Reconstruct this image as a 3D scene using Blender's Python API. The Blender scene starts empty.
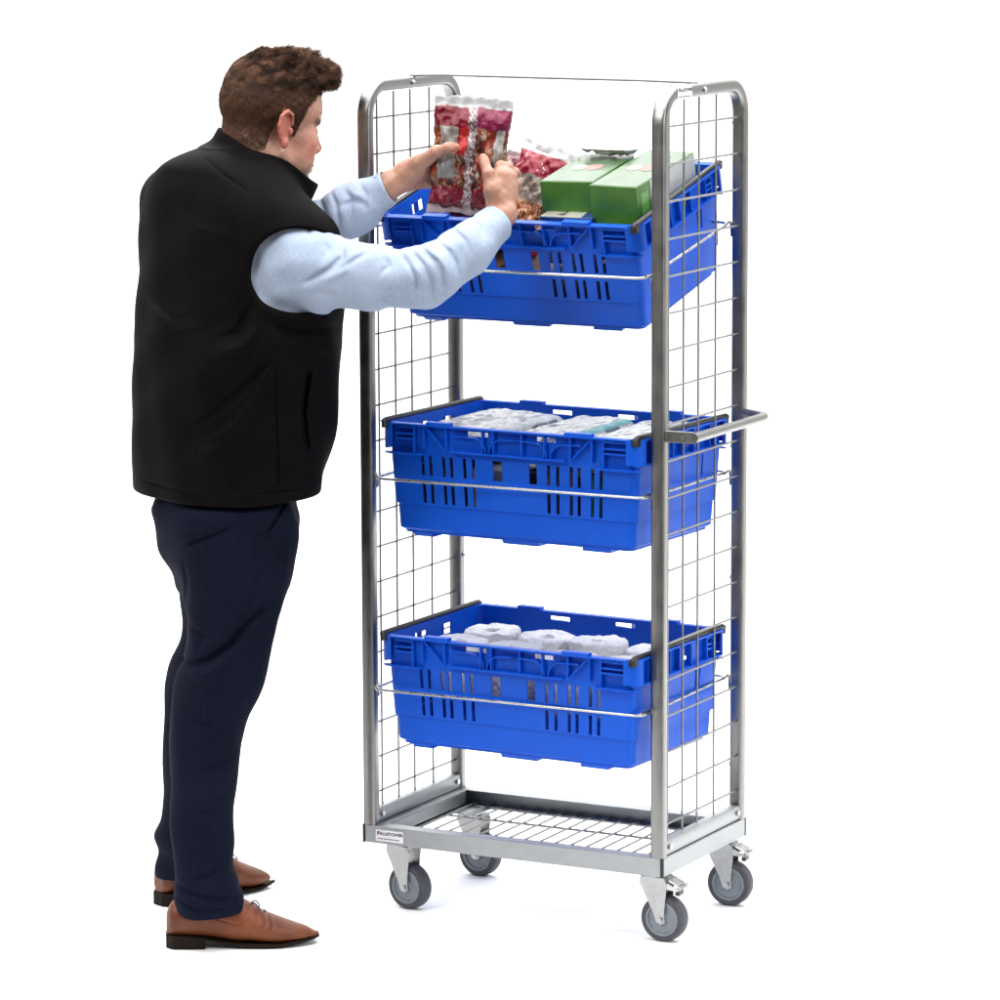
import bpy, bmesh, math, random
import numpy as np
from mathutils import Vector, Matrix
random.seed(7); np.random.seed(7)
R = math.radians
scene = bpy.context.scene
col = scene.collection

# ------------------------------------------------------------------ helpers
def link(o, parent=None):
    col.objects.link(o)
    if parent is not None: o.parent = parent
    return o
def tag(o, label=None, cat=None, group=None, kind=None):
    if label: o['label'] = label
    if cat: o['category'] = cat
    if group: o['group'] = group
    if kind: o['kind'] = kind
    return o
def empty(name, loc=(0, 0, 0), rot=(0, 0, 0), parent=None):
    o = bpy.data.objects.new(name, None); o.empty_display_size = .05
    o.location = loc; o.rotation_euler = rot
    return link(o, parent)
def copy_tree(o, parent=None):
    c = o.copy(); link(c, parent)
    for ch in list(o.children): copy_tree(ch, c)
    return c

class MB:
    """collects boxes, bars and tubes, builds them as one mesh object"""
    def __init__(s): s.v = []; s.f = []; s.sm = []; s.uv = None
    def add(s, vs, fs, smooth=False):
        n = len(s.v); s.v += [tuple(map(float, p)) for p in vs]
        s.f += [tuple(n + i for i in f) for f in fs]; s.sm += [smooth] * len(fs)
    def box(s, c, d, M=None):
        vs = [Vector((c[0] + sx * d[0] / 2, c[1] + sy * d[1] / 2, c[2] + sz * d[2] / 2)) for sx in (-1, 1) for sy in (-1, 1) for sz in (-1, 1)]
        if M is not None: vs = [M @ v for v in vs]
        s.add(vs, [(0, 1, 3, 2), (4, 6, 7, 5), (0, 4, 5, 1), (2, 3, 7, 6), (0, 2, 6, 4), (1, 5, 7, 3)])
    def box2(s, a, b, M=None):
        s.box([(a[i] + b[i]) / 2 for i in range(3)], [abs(b[i] - a[i]) for i in range(3)], M)
    def sweep(s, pts, prof, up=None, closed=False, smooth=True, cap=True):
        """prof: list of (a,b) offsets in the frame (side, up)"""
        P = [Vector(p) for p in pts]; n = len(P); m = len(prof); vs = []
        T = []
        for i in range(n):
            if closed: t = (P[(i + 1) % n] - P[i - 1])
            else: t = P[min(i + 1, n - 1)] - P[max(i - 1, 0)]
            T.append(t.normalized())
        if up is None:
            u = Vector((0, 0, 1)) if abs(T[0].z) < .9 else Vector((0, 1, 0))
        else: u = Vector(up)
        for i in range(n):
            t = T[i]
            if up is not None: uu = Vector(up); uu = (uu - t * uu.dot(t)).normalized()
            else: u = (u - t * u.dot(t)).normalized(); uu = u
            sd = t.cross(uu)
            for a, b in prof: vs.append(P[i] + sd * a + uu * b)
        fs = []
        for i in range(n if closed else n - 1):
            j = (i + 1) % n
            for k in range(m):
                l = (k + 1) % m
                fs.append((i * m + k, i * m + l, j * m + l, j * m + k))
        s.add(vs, fs, smooth)
        if not closed and cap:
            s.add([vs[k] for k in range(m)], [tuple(reversed(range(m)))])
            s.add([vs[(n - 1) * m + k] for k in range(m)], [tuple(range(m))])
    def tube(s, pts, r, seg=10, closed=False, **k):
        s.sweep(pts, [(r * math.cos(2 * math.pi * i / seg), r * math.sin(2 * math.pi * i / seg)) for i in range(seg)], closed=closed, **k)
    def cyl(s, a, b, r, seg=20, r2=None):
        a = Vector(a); b = Vector(b); t = (b - a).normalized()
        u = (Vector((0, 0, 1)) if abs(t.z) < .9 else Vector((1, 0, 0))); u = (u - t * u.dot(t)).normalized(); w = t.cross(u)
        r2 = r if r2 is None else r2
        A = [a + (u * math.cos(q) + w * math.sin(q)) * r for q in [2 * math.pi * i / seg for i in range(seg)]]
        B = [b + (u * math.cos(q) + w * math.sin(q)) * r2 for q in [2 * math.pi * i / seg for i in range(seg)]]
        s.add(A + B, [(i, (i + 1) % seg, seg + (i + 1) % seg, seg + i) for i in range(seg)], True)
        s.add(A, [tuple(reversed(range(seg)))]); s.add(B, [tuple(range(seg))])
    def lathe(s, prof, c, ax, seg=40):
        """prof: (radius, height along axis); closed loop profile"""
        c = Vector(c); t = Vector(ax).normalized()
        u = (Vector((0, 0, 1)) if abs(t.z) < .9 else Vector((1, 0, 0))); u = (u - t * u.dot(t)).normalized(); w = t.cross(u)
        m = len(prof); vs = []
        for i in range(seg):
            q = 2 * math.pi * i / seg; d = u * math.cos(q) + w * math.sin(q)
            vs += [c + d * r + t * h for r, h in prof]
        s.add(vs, [(i * m + k, ((i + 1) % seg) * m + k, ((i + 1) % seg) * m + (k + 1) % m, i * m + (k + 1) % m) for i in range(seg) for k in range(m)], False)
    def build(s, name, mat, parent=None, bevel=0, auto=None):
        me = bpy.data.meshes.new(name); me.from_pydata(s.v, [], s.f)
        me.polygons.foreach_set('use_smooth', s.sm); me.materials.append(mat); me.update()
        bm = bmesh.new(); bm.from_mesh(me); bmesh.ops.recalc_face_normals(bm, faces=bm.faces[:]); bm.to_mesh(me); bm.free()
        if auto is not None:
            me.polygons.foreach_set('use_smooth', [True] * len(me.polygons)); me.set_sharp_from_angle(angle=R(auto))
        o = bpy.data.objects.new(name, me); link(o, parent)
        if bevel:
            b = o.modifiers.new('bevel', 'BEVEL'); b.width = bevel; b.segments = 2; b.limit_method = 'ANGLE'; b.angle_limit = R(40)
        return o

def arc(c, r, a0, a1, n, e1, e2):
    c = Vector(c); e1 = Vector(e1); e2 = Vector(e2)
    return [c + e1 * r * math.cos(a0 + (a1 - a0) * i / n) + e2 * r * math.sin(a0 + (a1 - a0) * i / n) for i in range(n + 1)]
def fillet(pts, r, n=6, closed=False):
    P = [Vector(p) for p in pts]; out = []
    N = len(P)
    for i, p in enumerate(P):
        if not closed and i in (0, N - 1): out.append(p); continue
        a = P[i - 1]; b = P[(i + 1) % N]
        d1 = (a - p); d2 = (b - p); l = min(r, d1.length * .49, d2.length * .49)
        s1 = p + d1.normalized() * l; s2 = p + d2.normalized() * l
        for k in range(n + 1):
            t = k / n; out.append(s1 * (1 - t) ** 2 + p * 2 * t * (1 - t) + s2 * t * t)
    return out
def rrect(w, h, r, n=3):
    """rounded rectangle profile w (side) x h (up), centred"""
    o = []
    for cx, cy, a in ((w / 2 - r, h / 2 - r, 0), (-w / 2 + r, h / 2 - r, 90), (-w / 2 + r, -h / 2 + r, 180), (w / 2 - r, -h / 2 + r, 270)):
        for k in range(n + 1):
            q = R(a + 90 * k / n); o.append((cx + r * math.cos(q), cy + r * math.sin(q)))
    return o

# ------------------------------------------------------------------ materials
def new_mat(name):
    m = bpy.data.materials.new(name); m.use_nodes = True
    nt = m.node_tree; b = nt.nodes['Principled BSDF']
    return m, nt, b
def N(nt, t, **kw):
    n = nt.nodes.new(t)
    for k, v in kw.items():
        if k in n.inputs: n.inputs[k].default_value = v
        else: setattr(n, k, v)
    return n
def ramp(nt, fac, stops, interp='LINEAR'):
    r = nt.nodes.new('ShaderNodeValToRGB'); r.color_ramp.interpolation = interp
    e = r.color_ramp.elements
    while len(e) < len(stops): e.new(.5)
    for i, (p, c) in enumerate(stops):
        e[i].position = p; e[i].color = (c[0], c[1], c[2], 1) if not isinstance(c, (int, float)) else (c, c, c, 1)
    nt.links.new(fac, r.inputs[0]); return r
def bump(nt, b, h, strength=.3, dist=.001):
    n = nt.nodes.new('ShaderNodeBump'); n.inputs['Strength'].default_value = strength; n.inputs['Distance'].default_value = dist
    nt.links.new(h, n.inputs['Height']); nt.links.new(n.outputs[0], b.inputs['Normal']); return n
def simple(name, c, rough=.5, metal=0, noise=None, nscale=30, bmp=0, var=.15, coat=0, sheen=0):
    m, nt, b = new_mat(name)
    b.inputs['Roughness'].default_value = rough; b.inputs['Metallic'].default_value = metal
    b.inputs['Coat Weight'].default_value = coat; b.inputs['Sheen Weight'].default_value = sheen
    tc = N(nt, 'ShaderNodeTexCoord'); no = N(nt, 'ShaderNodeTexNoise', Scale=nscale, Detail=6.0)
    nt.links.new(tc.outputs['Object'], no.inputs['Vector'])
    r = ramp(nt, no.outputs[0], [(.3, [x * (1 - var) for x in c]), (.7, [min(1, x * (1 + var)) for x in c])])
    nt.links.new(r.outputs[0], b.inputs['Base Color'])
    r2 = ramp(nt, no.outputs[0], [(.3, max(0, rough - .08)), (.7, min(1, rough + .08))]); nt.links.new(r2.outputs[0], b.inputs['Roughness'])
    if bmp: bump(nt, b, no.outputs[0], bmp)
    return m
def metal_mat(name, c, rough, streak=(8, 8, 1), contrast=.25, scale=14):
    """zinc plated steel: soft cloudy blotches and drawing lines"""
    m, nt, b = new_mat(name); b.inputs['Metallic'].default_value = 1
    tc = N(nt, 'ShaderNodeTexCoord'); mp = N(nt, 'ShaderNodeMapping'); mp.inputs['Scale'].default_value = streak
    nt.links.new(tc.outputs['Object'], mp.inputs[0])
    n1 = N(nt, 'ShaderNodeTexNoise', Scale=scale, Detail=8.0, Roughness=.6); nt.links.new(mp.outputs[0], n1.inputs['Vector'])
    n2 = N(nt, 'ShaderNodeTexNoise', Scale=22.0, Detail=4.0); nt.links.new(tc.outputs['Object'], n2.inputs['Vector'])
    mx = N(nt, 'ShaderNodeMath', operation='ADD'); nt.links.new(n1.outputs[0], mx.inputs[0]); nt.links.new(n2.outputs[0], mx.inputs[1])
    hf = N(nt, 'ShaderNodeMath', operation='MULTIPLY'); hf.inputs[1].default_value = .5; nt.links.new(mx.outputs[0], hf.inputs[0])
    lo = [x * (1 - contrast) for x in c]; hi = [min(1, x * (1 + contrast)) for x in c]
    hi = [hi[0] * 1.0, hi[1] * 1.0, hi[2] * .97]
    r = ramp(nt, hf.outputs[0], [(.36, lo), (.62, hi)]); nt.links.new(r.outputs[0], b.inputs['Base Color'])
    r2 = ramp(nt, hf.outputs[0], [(.35, rough - .07), (.65, rough + .1)]); nt.links.new(r2.outputs[0], b.inputs['Roughness'])
    if 'wire' not in name and 'bright' not in name: bump(nt, b, n1.outputs[0], .05, .0005)
    return m

M = {}
M['post'] = metal_mat('zinc_post', (.255, .253, .248), .36, (14, 14, .8), .06)
M['frame'] = metal_mat('zinc_frame', (.37, .385, .395), .5, (1.2, 8, 8), .10)
M['wire'] = metal_mat('zinc_wire', (.25, .25, .255), .45, (4, 4, 4), .12)
M['bright'] = metal_mat('bright_zinc', (.45, .45, .45), .26, (6, 6, 6), .1)
M['caster'] = metal_mat('pressed_zinc', (.38, .385, .39), .34, (6, 6, 6), .15)
M['tyre'] = simple('grey_rubber_tyre', (.045, .046, .055), .6, nscale=60, var=.25)
M['rim'] = simple('grey_plastic_rim', (.17, .19, .215), .45, nscale=50, var=.12)
M['blackplastic'] = simple('black_plastic', (.012, .012, .013), .38, nscale=90, var=.3)
M['capplastic'] = simple('black_cap', (.01, .01, .011), .5)

# crate plastic
def crate_mat():
    m, nt, b = new_mat('blue_polypropylene')
    tc = N(nt, 'ShaderNodeTexCoord')
    n1 = N(nt, 'ShaderNodeTexNoise', Scale=9.0, Detail=8.0, Roughness=.65); nt.links.new(tc.outputs['Object'], n1.inputs['Vector'])
    n2 = N(nt, 'ShaderNodeTexNoise', Scale=260.0, Detail=3.0); nt.links.new(tc.outputs['Object'], n2.inputs['Vector'])
    r = ramp(nt, n1.outputs[0], [(.3, (.002, .068, .47)), (.7, (.003, .082, .55))]); nt.links.new(r.outputs[0], b.inputs['Base Color'])
    r2 = ramp(nt, n1.outputs[0], [(.35, .34), (.65, .5)]); nt.links.new(r2.outputs[0], b.inputs['Roughness'])
    b.inputs['Specular IOR Level'].default_value = .2
    b.inputs['Subsurface Weight'].default_value = .0
    bump(nt, b, n2.outputs[0], .12, .0004)
    return m
M['crate'] = crate_mat()

# ------------------------------------------------------------------ surroundings
def floor_obj():
    m, nt, b = new_mat('white_studio_floor')
    b.inputs['Base Color'].default_value = (.96, .96, .96, 1); b.inputs['Roughness'].default_value = .9; b.inputs['Specular IOR Level'].default_value = .1
    mb = MB()
    # seamless paper: flat floor that sweeps up far behind
    prof = [(-1.35, 0)] + [(5, 0)] + [(5 + 3 * math.sin(R(a)), 3 - 3 * math.cos(R(a))) for a in range(10, 91, 10)] + [(8, 9)]
    vs = []; fs = []
    for y, z in prof: vs += [(-9, y, z), (9, y, z)]
    for i in range(len(prof) - 1): fs.append((2 * i, 2 * i + 1, 2 * i + 3, 2 * i + 2))
    mb.add(vs, fs, True)
    o = mb.build('studio_floor', m)
    bm = bmesh.new(); bm.from_mesh(o.data)
    bm.faces.ensure_lookup_table()
    if bm.faces[0].normal.z < 0: bmesh.ops.reverse_faces(bm, faces=bm.faces[:])
    bm.to_mesh(o.data); bm.free()
    o.rotation_euler = (0, 0, -YAW); tag(o, kind='structure'); return o
CAM = (4.21303998, -7.4490934, 2.21640233); YAW = -0.48052; PIT = -0.15575; ROL = -0.00404; FPX = 4153.98
def camera():
    cd = bpy.data.cameras.new('camera'); cam = bpy.data.objects.new('camera', cd); link(cam)
    F = Vector((math.sin(YAW) * math.cos(PIT), math.cos(YAW) * math.cos(PIT), math.sin(PIT)))
    Rr = Vector((math.cos(YAW), -math.sin(YAW), 0)); U = Rr.cross(F)
    R2 = Rr * math.cos(ROL) + U * math.sin(ROL); U2 = -Rr * math.sin(ROL) + U * math.cos(ROL)
    mt = Matrix((R2, U2, -F)).transposed().to_4x4(); mt.translation = CAM
    cam.matrix_world = mt; cd.sensor_width = 36; cd.lens = FPX / 1000 * 36; cd.clip_end = 200
    scene.camera = cam; return F, R2, U2
CF, CR, CU = camera()
floor_obj()
# drafting axes: u runs along the picture plane, v away from it, both horizontal
UH = Vector((math.cos(-YAW), math.sin(-YAW), 0)); VH = Vector((-UH.y, UH.x, 0))
def at(px, py, v):
    d = CF + CR * ((px - 500) / FPX) - CU * ((py - 500) / FPX)
    t = (v - Vector(CAM).dot(VH)) / d.dot(VH); X = Vector(CAM) + d * t
    return Vector((X.dot(UH), v, X.z))

def world():
    w = bpy.data.worlds.new('World'); scene.world = w; w.use_nodes = True; nt = w.node_tree
    bg = nt.nodes['Background']; tc = N(nt, 'ShaderNodeTexCoord'); sp = N(nt, 'ShaderNodeSeparateXYZ')
    nt.links.new(tc.outputs['Generated'], sp.inputs[0])
    # studio seen from the cart: white sweep behind, darker hall behind the photographer
    # bearing round the vertical: 0 = straight behind the scene, 1 = straight behind the photographer
    dt = N(nt, 'ShaderNodeVectorMath', operation='DOT_PRODUCT'); nz = N(nt, 'ShaderNodeVectorMath', operation='NORMALIZE')
    cb = N(nt, 'ShaderNodeCombineXYZ'); nt.links.new(sp.outputs[0], cb.inputs[0]); nt.links.new(sp.outputs[1], cb.inputs[1])
    nt.links.new(cb.outputs[0], nz.inputs[0]); nt.links.new(nz.outputs[0], dt.inputs[0]); dt.inputs[1].default_value = (math.sin(YAW), math.cos(YAW), 0)
    ac = N(nt, 'ShaderNodeMath', operation='ARCCOSINE'); nt.links.new(dt.outputs['Value'], ac.inputs[0])
    my = N(nt, 'ShaderNodeMath', operation='DIVIDE'); my.inputs[1].default_value = math.pi; nt.links.new(ac.outputs[0], my.inputs[0])
    r = ramp(nt, my.outputs[0], [(0, (1, 1, 1)), (.36, (1, 1, 1)), (.42, (.30, .32, .36)), (.50, (.13, .14, .155)), (.60, (.09, .09, .095)), (.68, (.26, .25, .24)), (.78, (.12, .115, .11)), (.92, (.22, .205, .185)), (1, (.20, .185, .165))])
    rz = ramp(nt, sp.outputs[2], [(0, 0), (.5, .02), (.95, 1)])
    mx = N(nt, 'ShaderNodeMix', data_type='RGBA'); nt.links.new(rz.outputs[0], mx.inputs[0])
    nt.links.new(r.outputs[0], mx.inputs[6]); mx.inputs[7].default_value = (1, 1, 1, 1)
    nt.links.new(mx.outputs[2], bg.inputs[0]); bg.inputs[1].default_value = 1.1
world()
def area(name, loc, target, size, power, colr=(1, 1, 1), sy=None):
    l = bpy.data.lights.new(name, 'AREA'); l.energy = power; l.size = size; l.color = colr
    if sy: l.shape = 'RECTANGLE'; l.size_y = sy
    o = bpy.data.objects.new(name, l); link(o); o.location = loc
    o.rotation_euler = (Vector(target) - Vector(loc)).to_track_quat('-Z', 'Y').to_euler(); return o
area('key_softbox', (-1.2, -4.4, 4.4), (.1, 0, .9), 1.6, 150, (1, .99, .97))
area('fill_softbox', (5.2, -1.6, 2.6), (.3, 0, .9), 1.4, 95, (.97, .985, 1))
area('top_softbox', (.1, .8, 4.6), (.1, .4, 0), 7.0, 700)
for k in (-1, 1):
    area('backdrop_light', (5.5 * k, 4.5, 5.5), (1.5 * k, 8.5, 2), 3, 260)
scene.view_settings.view_transform = 'Standard'; scene.view_settings.look = 'None'; scene.view_settings.gamma = 1
scene.render.engine = 'CYCLES'
# ------------------------------------------------------------------ roll cage trolley
W, D, ZB, HB, TOP = .70, .4132, .1829, .0385, 1.7457
cart = empty('picking_trolley', (0, 0, 0))
tag(cart, 'tall zinc plated trolley on four grey castors with wire mesh sides and push handle', 'trolley')

def channel_frame():
    mb = MB(); t = .003; z0, z1 = ZB - HB, ZB
    # four C channels: outer web and two inward lips, mitred by butting
    for (a, b, lipdir) in (((0, 0), (W, 0), 1), ((0, D), (W, D), -1)):
        y = a[1]
        mb.box2((.006, y, z0), (W - .006, y + lipdir * t, z1))
        mb.box2((.006, y + lipdir * t, z1 - t), (W - .006, y + lipdir * .03, z1 - .0002))
        mb.box2((.006, y + lipdir * t, z0), (W - .006, y + lipdir * .03, z0 + t))
    for x, d in ((0, 1), (W, -1)):
        mb.box2((x, .006, z0), (x + d * t, D - .006, z1))
        mb.box2((x + d * t, .0305, z1 - t), (x + d * .045, D - .0305, z1 - .0002))
        mb.box2((x + d * .042, .031, z1 - .030), (x + d * .045, D - .031, z1 - t - .0002))
        mb.box2((x + d * t, .0305, z0), (x + d * .045, D - .0305, z0 + t))
        for y in (.0315, D - .0315 - .07):    # mounting plates over the castors
            mb.box2((x + d * .0455, y, z0), (x + d * .105, y + .07, z0 + .0035))
    return mb
base = channel_frame().build('base_frame', M['frame'], cart, bevel=.0012)
for x in (0, W):
    for y in (0, D):
        mb = MB(); sx = 1 if x == 0 else -1; sy = 1 if y == 0 else -1
        mb.box2((x - sx * .0006, y - sy * .0006, ZB - HB - .0008), (x + sx * .0055, y + sy * .0055, ZB + .0006))
        mb.build('corner_cap', M['capplastic'], cart, bevel=.001)
# wire deck
mb = MB(); zd = ZB - .030
n = 17
for i in range(n):
    x = .062 + (W - .124) * i / (n - 1)
    mb.tube([(x, .006, zd), (x, D - .006, zd)], .0023, 8)
for y in (.03, D * .36, D * .68, D - .03):
    mb.tube([(.046, y, zd - .0045), (W - .046, y, zd - .0045)], .0026, 8)
mb.build('wire_deck', M['wire'], cart)

# side loops
def side(xc, sgn, name):
    prof = rrect(.030, .025, .0065, 3)
    r = .062
    y0, y1 = .0125, D - .0125
    pts = [(xc, y0, ZB + .0003), (xc, y0, TOP - .0125 - r)]
    pts += arc((xc, y0 + r, TOP - .0125 - r), r, math.pi, math.pi / 2, 12, (0, 1, 0), (0, 0, 1))[1:]
    pts += arc((xc, y1 - r, TOP - .0125 - r), r, math.pi / 2, 0, 12, (0, 1, 0), (0, 0, 1))
    pts += [(xc, y1, ZB + .0003)]
    m = MB(); m.sweep(pts, [(b, a) for a, b in prof], up=(1, 0, 0), smooth=True)
    o = m.build('side_frame', M['post'], cart, auto=50)
    m = MB(); m.sweep([(xc, y0 + .0127, ZB + .0165), (xc, y1 - .0127, ZB + .0165)], rrect(.022, .030, .003, 2), up=(0, 0, 1))
    m.build('bottom_rail', M['frame'], cart, auto=40)
    # wire mesh
    m = MB(); xm = xc - sgn * .002
    for i in range(4):
        y = .0565 + .0717 * i
        if i == 3: y += .012
        m.tube([(xm, y, ZB + .033), (xm, y, TOP - .027)], .0023, 8)
    z = 1.667 - .0003
    while z > ZB + .05:
        m.tube([(xm + sgn * .0036, y0 + .0105, z), (xm + sgn * .0036, y1 - .0105, z)], .0023, 8)
        z -= .0748
    m.build('wire_mesh', M['wire'], cart)
    # bolts, on the inner faces of the rear post and the outer face of the top tube
    for (y, z) in ((y1, 1.655), (y1, .979), (y1, .7), (y1, .30)):
        m = MB(); xi = xc - sgn * .015
        m.cyl((xi, y, z), (xi - sgn * .003, y, z), .0055, 12); m.cyl((xi - sgn * .003, y, z), (xi - sgn * .0055, y, z), .0042, 8, .002)
        m.build('bolt', M['bright'], cart)
    m = MB(); xo = xc + (.015 if sgn > 0 else .015)
    m.cyl((xo, .19, TOP - .0125), (xo + .003, .19, TOP - .0125), .006, 14); m.cyl((xo + .003, .19, TOP - .0125), (xo + .0055, .19, TOP - .0125), .0045, 10, .002)
    m.build('bolt', M['bright'], cart)
    for y in (y0 + .026, y1 - .026):       # rail bolts
        m = MB(); m.cyl((xo - .0035, y, ZB + .018), (xo + .001, y, ZB + .018), .006, 6); m.build('bolt', M['bright'], cart)
side(.015, -1, 'l'); side(W - .015, 1, 'r')
# tie rod over the top
mb = MB(); mb.tube([(.015, .205, TOP + .001), (.10, .202, TOP + .0035), (.30, .20, TOP + .003), (.55, .192, TOP + .003), (W - .015, .187, TOP + .001)], .0028, 10)
mb.build('tie_rod', M['wire'], cart)

# push handle on the right side
mb = MB(); zh = 1.051
mb.box2((W + .0002, .004, zh - .011), (W + .004, .022, zh + .011))
mb.sweep([(W + .002, .0055, zh), (W + .062, .0105, zh)], rrect(.003, .024, .0012, 1), up=(0, 0, 1), smooth=False)
hb = mb.build('handle_bracket', M['post'], cart, bevel=.0006)
mb = MB()
yh0 = .012; xh = W + .064
mb.tube(fillet([(xh, yh0 - .008, zh), (xh, .368, zh), (W + .0, D - .020, zh)], .03, 8), .0098, 16)
mb.build('push_handle', M['post'], cart)
mb = MB(); mb.cyl((W + .040, .0035, zh), (W + .040, .013, zh), .0035, 10); mb.build('bolt', M['bright'], cart)
mb = MB(); mb.cyl((W + .006, -.001, zh + .002), (W + .006, .006, zh + .002), .004, 10); mb.build('bolt', M['bright'], cart)

# wire crate supports hooked onto the posts
def support(zf, tilt, ya=-.021):
    m = MB(); r = .0031
    def Z(y): return zf + math.tan(tilt) * (y + .02)
    x0, x1, yb = .048, .6695, .380
    ring = [(x0, ya, Z(ya)), (x1, ya, Z(ya)), (x1, yb, Z(yb)), (x0, yb, Z(yb))]
    m.tube(fillet(ring, .022, 5, closed=True), r, 8, closed=True)
    for (x, xs) in ((.0305, x0 + .004), (W - .0305, x1 - .004)):
        yy = .016; s = 1 if x > .3 else -1
        m.tube(fillet([(xs, ya + .004, Z(ya) + .003), (x - s * .004, yy, Z(ya) + .004), (x - s * .0035, yy + .002, Z(ya) - .022)], .01, 4), r, 8)
        yy = D - .012
        m.tube(fillet([(xs, yb - .012, Z(yb) - .003), (x - s * .006, yy, Z(yb) + .002), (x - s * .0035, yy, Z(yb) - .024)], .01, 4), r, 8)
        m.box2((x - s * .0004, .006, Z(ya) - .026), (x - s * .0022, .022, Z(ya) - .012))
        m.box2((x - s * .0004, D - .022, Z(yb) - .03), (x - s * .0022, D - .006, Z(yb) - .014))
    return m.build('crate_support', M['bright'], cart)
support(1.369, R(11.2)); support(.927, 0, -.024); support(.484, R(1), -.036)

# castors
def caster(name, x, y, yaw, brake):
    c = empty('castor', (x, y, ZB - HB), (0, 0, R(yaw)), cart)
    zc = -(ZB - HB) + .0485; tr = .022; rw = .0485
    m = MB(); hw = .0155
    m.lathe([(.030, -.004), (.036, -hw), (rw - .004, -hw), (rw - .001, -hw + .003), (rw, -hw + .008), (rw, hw - .008), (rw - .001, hw - .003), (rw - .004, hw), (.036, hw), (.030, .004)], (tr, 0, zc), (0, 1, 0), 48)
    m.build('tyre', M['tyre'], c, auto=35)
    m = MB()
    m.lathe([(.004, -hw - .0), (.012, -hw - .002), (.014, -hw + .003), (.030, -hw + .003), (.0315, -hw - .0006), (.0358, -hw - .0006), (.0358, hw + .0006), (.0315, hw + .0006), (.030, hw - .003), (.014, hw - .003), (.012, hw + .002), (.004, hw)], (tr, 0, zc), (0, 1, 0), 48)
    m.build('wheel_rim', M['rim'], c, auto=35)
    m = MB()
    # two fork cheeks, tapering from the swivel head to the axle
    outl = [(-.026, -.022), (-.024, -.008), (.030, -.008), (.036, -.020), (.034, -.034), (.0300, zc + .012), (tr + .010, zc - .006), (tr, zc - .011), (tr - .010, zc - .006), (tr - .016, zc + .012)]
    for s in (-1, 1):
        ya, yb = s * .0215, s * .0188
        k = len(outl); vs = [(a, ya, b) for a, b in outl] + [(a, yb, b) for a, b in outl]
        m.add(vs, [tuple(range(k)), tuple(reversed(range(k, 2 * k)))] + [(i, (i + 1) % k, k + (i + 1) % k, k + i) for i in range(k)])
    m.box2((-.024, -.0187, -.0115), (.030, .0187, -.0085))
    m.cyl((0, 0, -.0084), (0, 0, -.0035), .0235, 28); m.cyl((0, 0, -.0034), (0, 0, -.0002), .027, 28)
    m.cyl((tr, -.0235, zc), (tr, .0235, zc), .0065, 8); m.cyl((tr, -.026, zc), (tr, -.0236, zc), .0045, 12)
    m.build('fork', M['caster'], c, bevel=.0008)
    if brake:
        m = MB()
        m.sweep([(.018, 0, -.010), (.040, 0, -.0125), (.056, 0, -.021), (.066, 0, -.029)], rrect(.040, .0022, .001, 1), up=(0, 0, 1), smooth=False)
        m.sweep([(.050, 0, -.0250), (.062, 0, -.0215), (.076, 0, -.0170)], rrect(.020, .0022, .001, 1), up=(0, 0, 1), smooth=False)
        for s in (-1, 1):
            m.add([(.02, s * .0198, -.012), (.066, s * .0198, -.030), (.058, s * .0198, -.034), (.024, s * .0198, -.030), (.02, s * .0182, -.012), (.066, s * .0182, -.030), (.058, s * .0182, -.034), (.024, s * .0182, -.030)],
                  [(0, 1, 2, 3), (7, 6, 5, 4), (0, 4, 5, 1), (1, 5, 6, 2), (2, 6, 7, 3), (3, 7, 4, 0)])
        m.build('brake_pedal', M['bright'], c)
        m = MB(); m.box2((.050, -.012, -.045), (.060, .012, -.030)); m.build('brake_pad', M['blackplastic'], c, bevel=.002)
    return c
caster('a', .066, .050, -9, False); caster('b', W - .040, .048, 0, True)
caster('c', W - .040, D - .040, 4, True); caster('d', .066, D - .045, -5, False)

# maker's stickers
def text_mesh(s, size, mat, name, parent, bold=0, sx=1, extrude=.0):
    cu = bpy.data.curves.new(name, 'FONT'); cu.body = s; cu.size = size; cu.offset = bold; cu.extrude = extrude
    cu.align_x = 'LEFT'; cu.align_y = 'BOTTOM_BASELINE'
    tmp = bpy.data.objects.new('tmp', cu); col.objects.link(tmp)
    dg = bpy.context.evaluated_depsgraph_get(); dg.update()
    me = bpy.data.meshes.new_from_object(tmp.evaluated_get(dg)); bpy.data.objects.remove(tmp)
    me.materials.clear(); me.materials.append(mat)
    o = bpy.data.objects.new(name, me); link(o, parent); o.scale = (sx, 1, 1); return o
M['sticker'] = simple('white_sticker', (.72, .70, .74), .4, var=.04)
M['ink'] = simple('black_ink', (.02, .02, .03), .5)
M['redink'] = simple('red_ink', (.35, .05, .08), .5)
def sticker(loc, rot, w=.066, h=.0245):
    m = MB(); m.box((w / 2, h / 2, -.0004), (w, h, .0008))
    o = m.build('label_sticker', M['sticker'], cart, bevel=.0003); o.location = loc; o.rotation_euler = rot
    t = text_mesh('PALLETOWER', .0088, M['ink'], 'lettering', o, .00035, (w - .010) / .0505); t.location = (.0045, h - .0105, .0003)
    m = MB()
    m.box2((.0036, h - .0118, .0002), (.0046, h - .0030, .0005)); m.box2((.0046, h - .0040, .0002), (.0110, h - .0032, .0005)); m.build('emblem', M['redink'], o)
    m = MB(); random.seed(3); x = .0045                # second line: too small to read in the photo
    while x < w - .010:
        q = random.uniform(.0015, .005); m.box2((x, .0048, .0002), (x + q, .0066, .0004)); x += q + random.uniform(.0006, .0015)
    m.build('small_print', M['ink'], o)
sticker((.032, -.0010, ZB - .0325), (R(90), 0, 0), .066, .0245)
sticker((W + .0011, .060, TOP - .0265), (R(90), 0, R(90)), .068, .026)

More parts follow.
